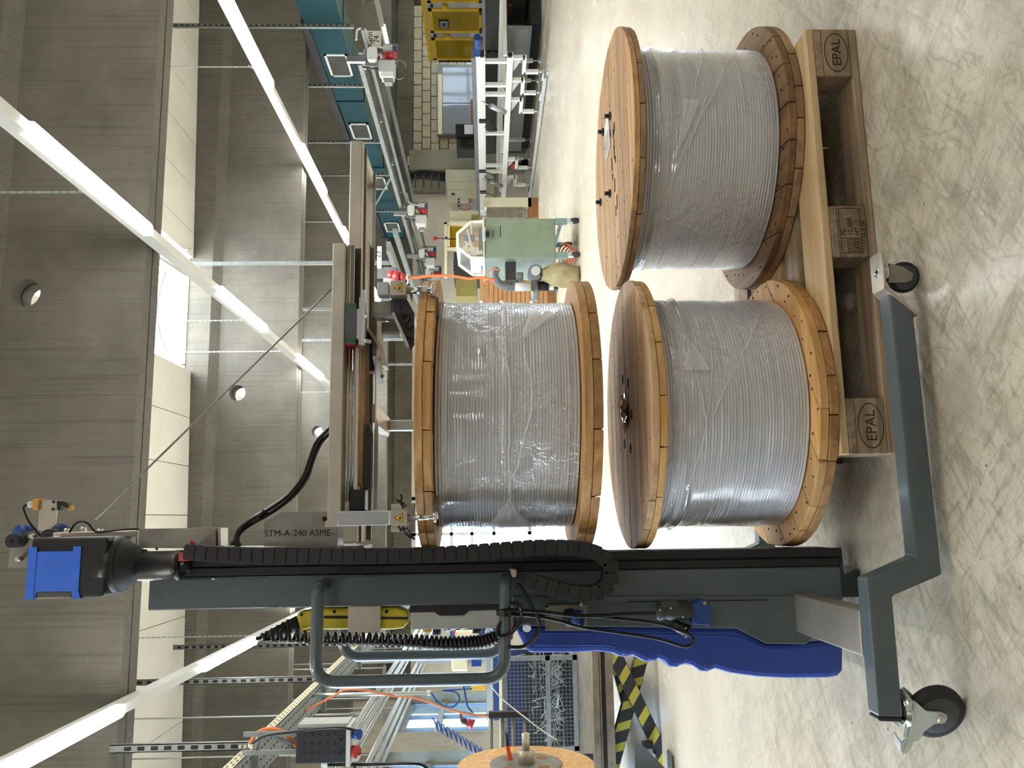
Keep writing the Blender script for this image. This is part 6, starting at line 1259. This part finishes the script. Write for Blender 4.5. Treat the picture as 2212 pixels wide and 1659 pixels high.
single('blue_air_line', M().tube(smooth_path([(-1.4470, 7.3400, 1.5484), (-1.5342, 7.3400, 1.4743), (-1.5660, 7.3400, 1.3770), (-1.5078, 7.3400, 1.3106), (-1.4475, 7.3400, 1.3376), (-1.4302, 7.3400, 1.4547), (-1.4225, 7.3400, 1.2789), (-1.4204, 7.3400, 1.2007)], 6), .008, 6).tube(smooth_path([(-1.3362, 7.1000, 1.2712), (-1.4162, 7.1000, 1.2527), (-1.5067, 7.1000, 1.2344), (-1.5616, 7.1000, 1.1895)], 5), .008, 6), 'bluepl', 'loose loop of blue air line below the steel air pipe', 'hose', kind='stuff')
# machine behind the handles: aluminium frame, blue panel, cream housings
t = T('assembly_machine'); Y = 9.0
t.part('blue_panel', bx((-1.1206, 9.2000, 1.4723), (-1.2713, 9.2000, 1.0966), 9.2, 9.24), 'bluepl'); t.part('cream_housing', bx((-1.1629, 9.0000, 1.4100), (-1.2984, 9.0000, 1.1639), 9.0, 9.18), 'cream', bevel=.02); t.part('cream_housing', bx((-1.4076, 8.9000, 1.4451), (-1.5484, 8.9000, 1.2695), 8.9, 9.18), 'cream', bevel=.02)
t.part('red_button', M().cyl((-1.1709, 8.9900, 1.4097), (-1.1706, 8.9900, 1.4290), .02, n=12), 'redgloss'); t.part('grey_post', bx((-1.4463, 9.1000, 1.8189), (-1.5024, 9.1000, 1.0984), 9.1, 9.16), 'alu'); t.part('blue_drive', bx((-1.4218, 8.8500, 1.2391), (-1.4968, 8.8500, 1.1354), 8.85, 9.1), 'bluepl', bevel=.006)
t.part('black_motor', bx((-1.0496, 8.8000, 1.1596), (-1.1337, 8.8000, 1.0843), 8.8, 9.0), 'black', bevel=.006); t.part('front_profile', bx((-1.0090, 8.6000, 1.0872), (-1.9650, 8.6000, 1.0279), 8.6, 8.68), 'alu', bevel=.004); t.part('profile_groove', bx((-1.0090, 8.5950, 1.0547), (-1.9633, 8.5950, 1.0553), 8.597, 8.602), 'hole')
t.part('navy_apron', bx((-1.0161, 8.6500, 1.0173), (-1.9779, 8.6500, 0.9589), 8.65, 8.7), 'bluepl'); t.part('yellow_valve', bx((-1.5752, 8.5000, 1.2331), (-1.6605, 8.5000, 1.0931), 8.5, 8.6), 'yel2', bevel=.006); t.part('blue_valve', bx((-1.5562, 8.5000, 1.3146), (-1.6315, 8.5000, 1.2425), 8.5, 8.6), 'bluepl', bevel=.006)
t.part('frame_leg', bx((-1.0766, 8.7000, 1.0177), (-1.1307, 8.7000, 0.5434), 8.7, 8.78), 'alu'); t.part('frame_leg', M().box(-2.2, -2.12, 8.7, 8.78, 0, .95), 'alu'); t.part('red_switch', bx((-1.2727, 8.5800, 1.1958), (-1.2914, 8.5800, 1.1498), 8.56, 8.6), 'orange2')
t.done('assembly machine with blue panel, cream housings and aluminium frame seen through the push handles', 'machine')
t = T('wall_bell'); p = (-1.9402, 8.4000, 1.2424); t.part('red_horn', M().cyl((-1.9577, 8.4000, 1.2158), (-1.9268, 8.4000, 1.2779), .055, .03, 14), 'red'); t.part('bell_base', M().cyl((-1.9268, 8.4000, 1.2779), (-1.9174, 8.4000, 1.3223), .03, n=12), 'blackm')
t.part('bell_arm', M().bar((-1.9219, 8.4200, 1.3230), (-1.9021, 8.6600, 1.3442), .025, .025), 'blackm'); t.done('small red horn beside the left windows, above the wire cage', 'horn')
# lift table with striped scissor legs carrying the cage and the reel
t = T('scissor_lift_table')
a, b = (-0.8351, 5.3500, 0.4118), (-0.8375, 5.3500, 0.2873); zt, zb_ = a[2], b[2]
t.part('table_top', M().box(-2.7, -.79, 5.35, 6.9, zb_+.05, zt), 'rust', bevel=.003); t.part('side_channel', M().box(-2.7, -.79, 5.335, 5.35, zb_, zb_+.085), 'rust'); t.part('edge_rail', M().box(-2.7, -.79, 5.325, 5.35, zt-.035, zt+.004), 'rust'); t.part('edge_groove', M().box(-2.7, -.79, 5.333, 5.336, zt-.075, zt-.05), 'hole')
def leg(p0, p1, y, w, ph):
    a, b = Vector((p0[0], y, p0[2])), Vector((p1[0], y, p1[2])); d = (b-a).normalized(); L_ = (b-a).length
    i = t.part('scissor_leg', M().bar(a, b, .05, w, (0, 0, 1)), 'blackm', bevel=.002); n = Vector((-d.z, 0, d.x)); q = ph
    if n.z < 0: n = -n
    while q < L_-.06:
        c = a+d*q; h = w*.46; sl = .05; pts = [c-n*h-d*sl, c+n*h+d*.0, c+n*h+d*.055, c-n*h+d*(.055-sl)]
        k = M(); k.prism([(v.x, v.z) for v in pts], 'y', y-.0262, y-.0245); t.part('hazard_stripe', k, 'stripe', sub=i); q += .135
leg((-0.7887, 5.3600, 0.2958), (-1.5602, 5.3600, -0.0538), 5.365, .085, .06); leg((-0.8046, 5.4400, 0.0660), (-1.6230, 5.4400, 0.3296), 5.44, .085, .10)
leg((-1.0006, 6.8000, 0.0932), (-1.9746, 6.8000, -0.1408), 6.8, .07, .05); leg((-1.0959, 6.7500, -0.1304), (-1.8469, 6.7500, 0.1147), 6.72, .07, .05)
p = (-1.3549, 5.3000, 0.0578); t.part('pivot_block', bx((-1.3535, 5.2900, 0.1275), (-1.3948, 5.2900, 0.0614), 5.28, 5.335), 'black', bevel=.004); t.part('pivot_pin', M().cyl((-1.4400, 5.3200, 0.0574), (-1.4481, 5.3500, 0.0518), .012, n=8), 'zinc')
t.done('lift table with black and yellow striped scissor legs left of the blue battery cover', 'table')
single('floor_bracket', M().prism([(-1.2859, 0.2211), (-1.2866, 0.1891), (-1.4452, 0.0332), (-1.5244, 0.0448), (-1.5201, 0.2301)], 'y', 5.0, 5.012).box(-1.9, -1.36, 5.0, 5.14, 0, .012), 'grey', 'blue-grey triangular steel bracket on the floor before the striped legs', 'bracket')
# wire cage with scrap
t = T('wire_cage'); Y = 6.3; z0 = zt+.002
TL, BR = (-1.7064, 6.3000, 0.9570), (-0.9963, 6.3000, 0.3091); X0, X1, Z1 = TL[0]-.5, BR[0], TL[2]
fr = M(); w = .032
for za, zb2 in ((z0, z0+w), (Z1-w, Z1), ((-1.2688, 6.3000, 0.6281)[2]-w/2, (-1.2688, 6.3000, 0.6281)[2]+w/2)): fr.box(X0, X1, Y-.02, Y+.012, za, zb2)
for x in (X0, X1-w, X0+.55): fr.box(x, x+w, Y-.02, Y+.012, z0, Z1)
t.part('front_frame', fr, 'galv'); fr2 = M()
for za in (z0, Z1-w): fr2.box(X1-w, X1, Y+.012, 6.85, za, za+w); fr2.box(X0, X0+w, Y+.012, 6.85, za, za+w)
fr2.box(X0, X1, 6.82, 6.85, Z1-w, Z1); fr2.box(X0, X1, 6.82, 6.85, z0, z0+w); t.part('rear_frame', fr2, 'galv')
ms = M(); x = X0+.02
while x < X1: ms.box(x, x+.0028, Y-.004, Y-.001, z0, Z1); x += .027
z = z0
while z < Z1: ms.box(X0, X1, Y-.001, Y+.002, z, z+.0028); z += .027
t.part('mesh', ms, 'galv', kind='stuff'); t.part('navy_liner', M().box(X0+.03, X1-.03, 6.78, 6.80, z0+.36, Z1-.03), 'navy'); t.part('black_liner', M().box(X0+.03, X1-.03, 6.78, 6.80, z0, z0+.36), 'blackm'); t.part('dark_floor', M().box(X0+.03, X1-.03, 6.33, 6.78, z0, z0+.01), 'blackm'); t.part('half_lid', M().box(X1-.30, X1-.03, 6.35, 6.7, z0+.28, z0+.30), 'blackm')
t.done('galvanised wire mesh cage with dark lining standing on the lift table', 'cage')
k = M(); rnd = random.Random(9)
for q in range(120):
    x = rnd.choice((X1-.12, X1-.2, X1-.38, X1-.5))+rnd.gauss(0, .06); z = z0+.03+abs(rnd.gauss(0, .10)); y = 6.36+rnd.random()*.3
    x = min(X1-.05, max(X0+.1, x)); a = rnd.uniform(-.5, 2.6); l_ = rnd.uniform(.05, .16); d = Vector((cos(a), rnd.uniform(-.3, .3), sin(a)))*l_/2; p = Vector((x, y, z+.08))
    if (p-d).z < z0+.015 or (p+d).z < z0+.015: continue
    k.bar(p-d, p+d, .005, .002, (0, 1, 0))
single('scrap_strips', k, 'scrap', 'bright scrap strips heaped inside the wire cage', 'scrap', kind='stuff')
single('cage_post', M().box(*[f((-1.0917, 6.2500, 0.9834)[0], (-1.6460, 6.2500, 0.9637)[0]) for f in (min, max)], 6.2, 6.26, *[f((-1.0917, 6.2500, 0.9834)[2], (-1.6460, 6.2500, 0.9637)[2]) for f in (min, max)]), 'cream', 'narrow cream board lying along the top of the wire cage', 'board', bevel=.003)
# pay-off reel at the frame edge, its guide frame and the running wire
t = T('payoff_reel'); ctr = Vector((-1.365, 4.93, .852)); ax_ = Vector((1, .0, 0)); R_ = .385
t.part('disc', M().lathe(ctr, ax_, [(R_-.004, -.025), (R_, -.021), (R_, -.004), (R_-.004, 0)], 72), 'reelwood'); i = t.part('hub_plate', M().lathe(ctr, ax_, [(.205, .001), (.205, .006), (.203, .008)], 56), 'steel2')
for q in range(4): a = rad(45+90*q); p = ctr+Vector((.0075, .135*cos(a), .135*sin(a))); t.part('oval_hole', M().cyl(p, p+Vector((.0016, 0, 0)), .034, n=20), 'brown', sub=i)
t.part('hub', M().lathe(ctr, ax_, [(.047, .007), (.047, .075), (.045, .078)], 28), 'steel'); t.part('shaft', M().cyl(ctr+ax_*.078, ctr+ax_*.165, .022, n=20), 'steel')
t.part('orange_lever', M().bar(ctr+Vector((.02, .02, .085)), ctr+Vector((.10, .0, .102)), .016, .022), 'orange2'); t.part('lever_spring', M().cyl(ctr+Vector((.10, .0, .102)), ctr+Vector((.17, -.005, .108)), .008, n=8), 'black')
t.part('back_disc', M().lathe(ctr+Vector((-.36, 0, 0)), ax_, [(R_, -.02), (R_, 0)], 48), 'reelwood'); t.part('barrel', M().cyl(ctr+Vector((-.36, 0, 0)), ctr+Vector((-.026, 0, 0)), .16, n=32), 'wire'); t.part('reel_stand', M().box(-1.62, -1.5, 4.87, 4.99, 0, .70), 'grey_d')
t.done('plywood reel with steel hub at the lower left picture edge', 'reel')
t = T('wire_guide'); a, b = (-1.2051, 5.4200, 1.0588), (-1.2102, 5.4200, 0.8167)
t.part('guide_bar', M().box(a[0]-.018, a[0]+.018, 5.40, 5.45, b[2], a[2]), 'blackm', bevel=.002)
for px in ((-1.3037, 5.4200, 1.0454), (-1.3052, 5.4200, 0.9765), (-1.3066, 5.4200, 0.9104), (-1.3082, 5.4200, 0.8357)): t.part('guide_rod', M().cyl((a[0]-.018, 5.42, px[2]), (a[0]-.62, 5.42, px[2]), .008 if px[2] < .93 else .011, n=8), 'steel2')
t.part('guide_post', M().box(a[0]-.60, a[0]-.54, 5.39, 5.45, zt+.001, a[2]), 'blackm'); t.done('black wire guide bar with four steel rods above the plywood reel', 'guide')
single('white_wire', M().tube(smooth_path([(-0.9878, 5.3800, 1.0738), (-1.0437, 5.3800, 1.0313), (-1.1052, 5.3800, 0.9746), (-1.1808, 5.3800, 0.8811), (-1.2284, 5.3800, 0.8189), (-1.2927, 5.3800, 0.7343), (-1.3515, 5.3800, 0.6412)], 5), .0045, 6), 'whitepaint', 'white wire running slantwise past the black guide bar', 'wire')
t = T('guide_pulley'); p = (-1.3767, 5.4600, 0.6497); t.part('ring', M().lathe(p, (1, .15, 0), [(.022, 0), (.062, .0), (.062, .008), (.022, .008)], 24), 'galv'); t.part('spindle', M().cyl((p[0]-.1, p[1], p[2]), (p[0]+.115, p[1]+.015, p[2]), .005, n=8), 'steel2'); t.part('top_disc', M().lathe((p[0]+.115, p[1]+.015, p[2]-.02), (1, .1, 0), [(.045, 0), (.045, .006)], 20), 'galv')
t.part('rear_spindle', M().cyl((p[0]-.1, p[1], p[2]-.06), (p[0]+.10, p[1], p[2]-.06), .004, n=6), 'steel2'); t.part('base_arm', M().bar((p[0]-.1, p[1], zt+.001), (p[0]-.1, p[1], p[2]+.03), .03, .03, (1, 0, 0)), 'blackm'); t.done('small pulley with pale rings and spindle beside the plywood reel', 'pulley')
t = T('black_hose_pole'); q0, q1 = Vector((-1.4841, 5.4600, 2.0651)), Vector((-1.4958, 5.4600, 1.4232)); t.part('pole', M().tube(round_path([q0, q1, (q1.x-.35, 5.46, q1.z-.02), (q1.x-.35, 5.46, zt+.001)], .1), .012, 10), 'cable'); t.part('cap', M().cyl((-1.4835, 5.4600, 2.0935), (-1.4843, 5.4600, 2.0566), .02, n=12), 'whitepaint'); t.part('lead', M().tube(smooth_path([(-1.4762, 5.4400, 2.0529), (-1.4531, 5.4400, 2.0052), (-1.4573, 5.4400, 1.9342), (-1.4933, 5.4400, 1.8911), (-1.5396, 5.4400, 1.8620)], 5), .006, 6), 'cable')
t.done('thin black vertical pole with a white cap at the lower left edge', 'pole')
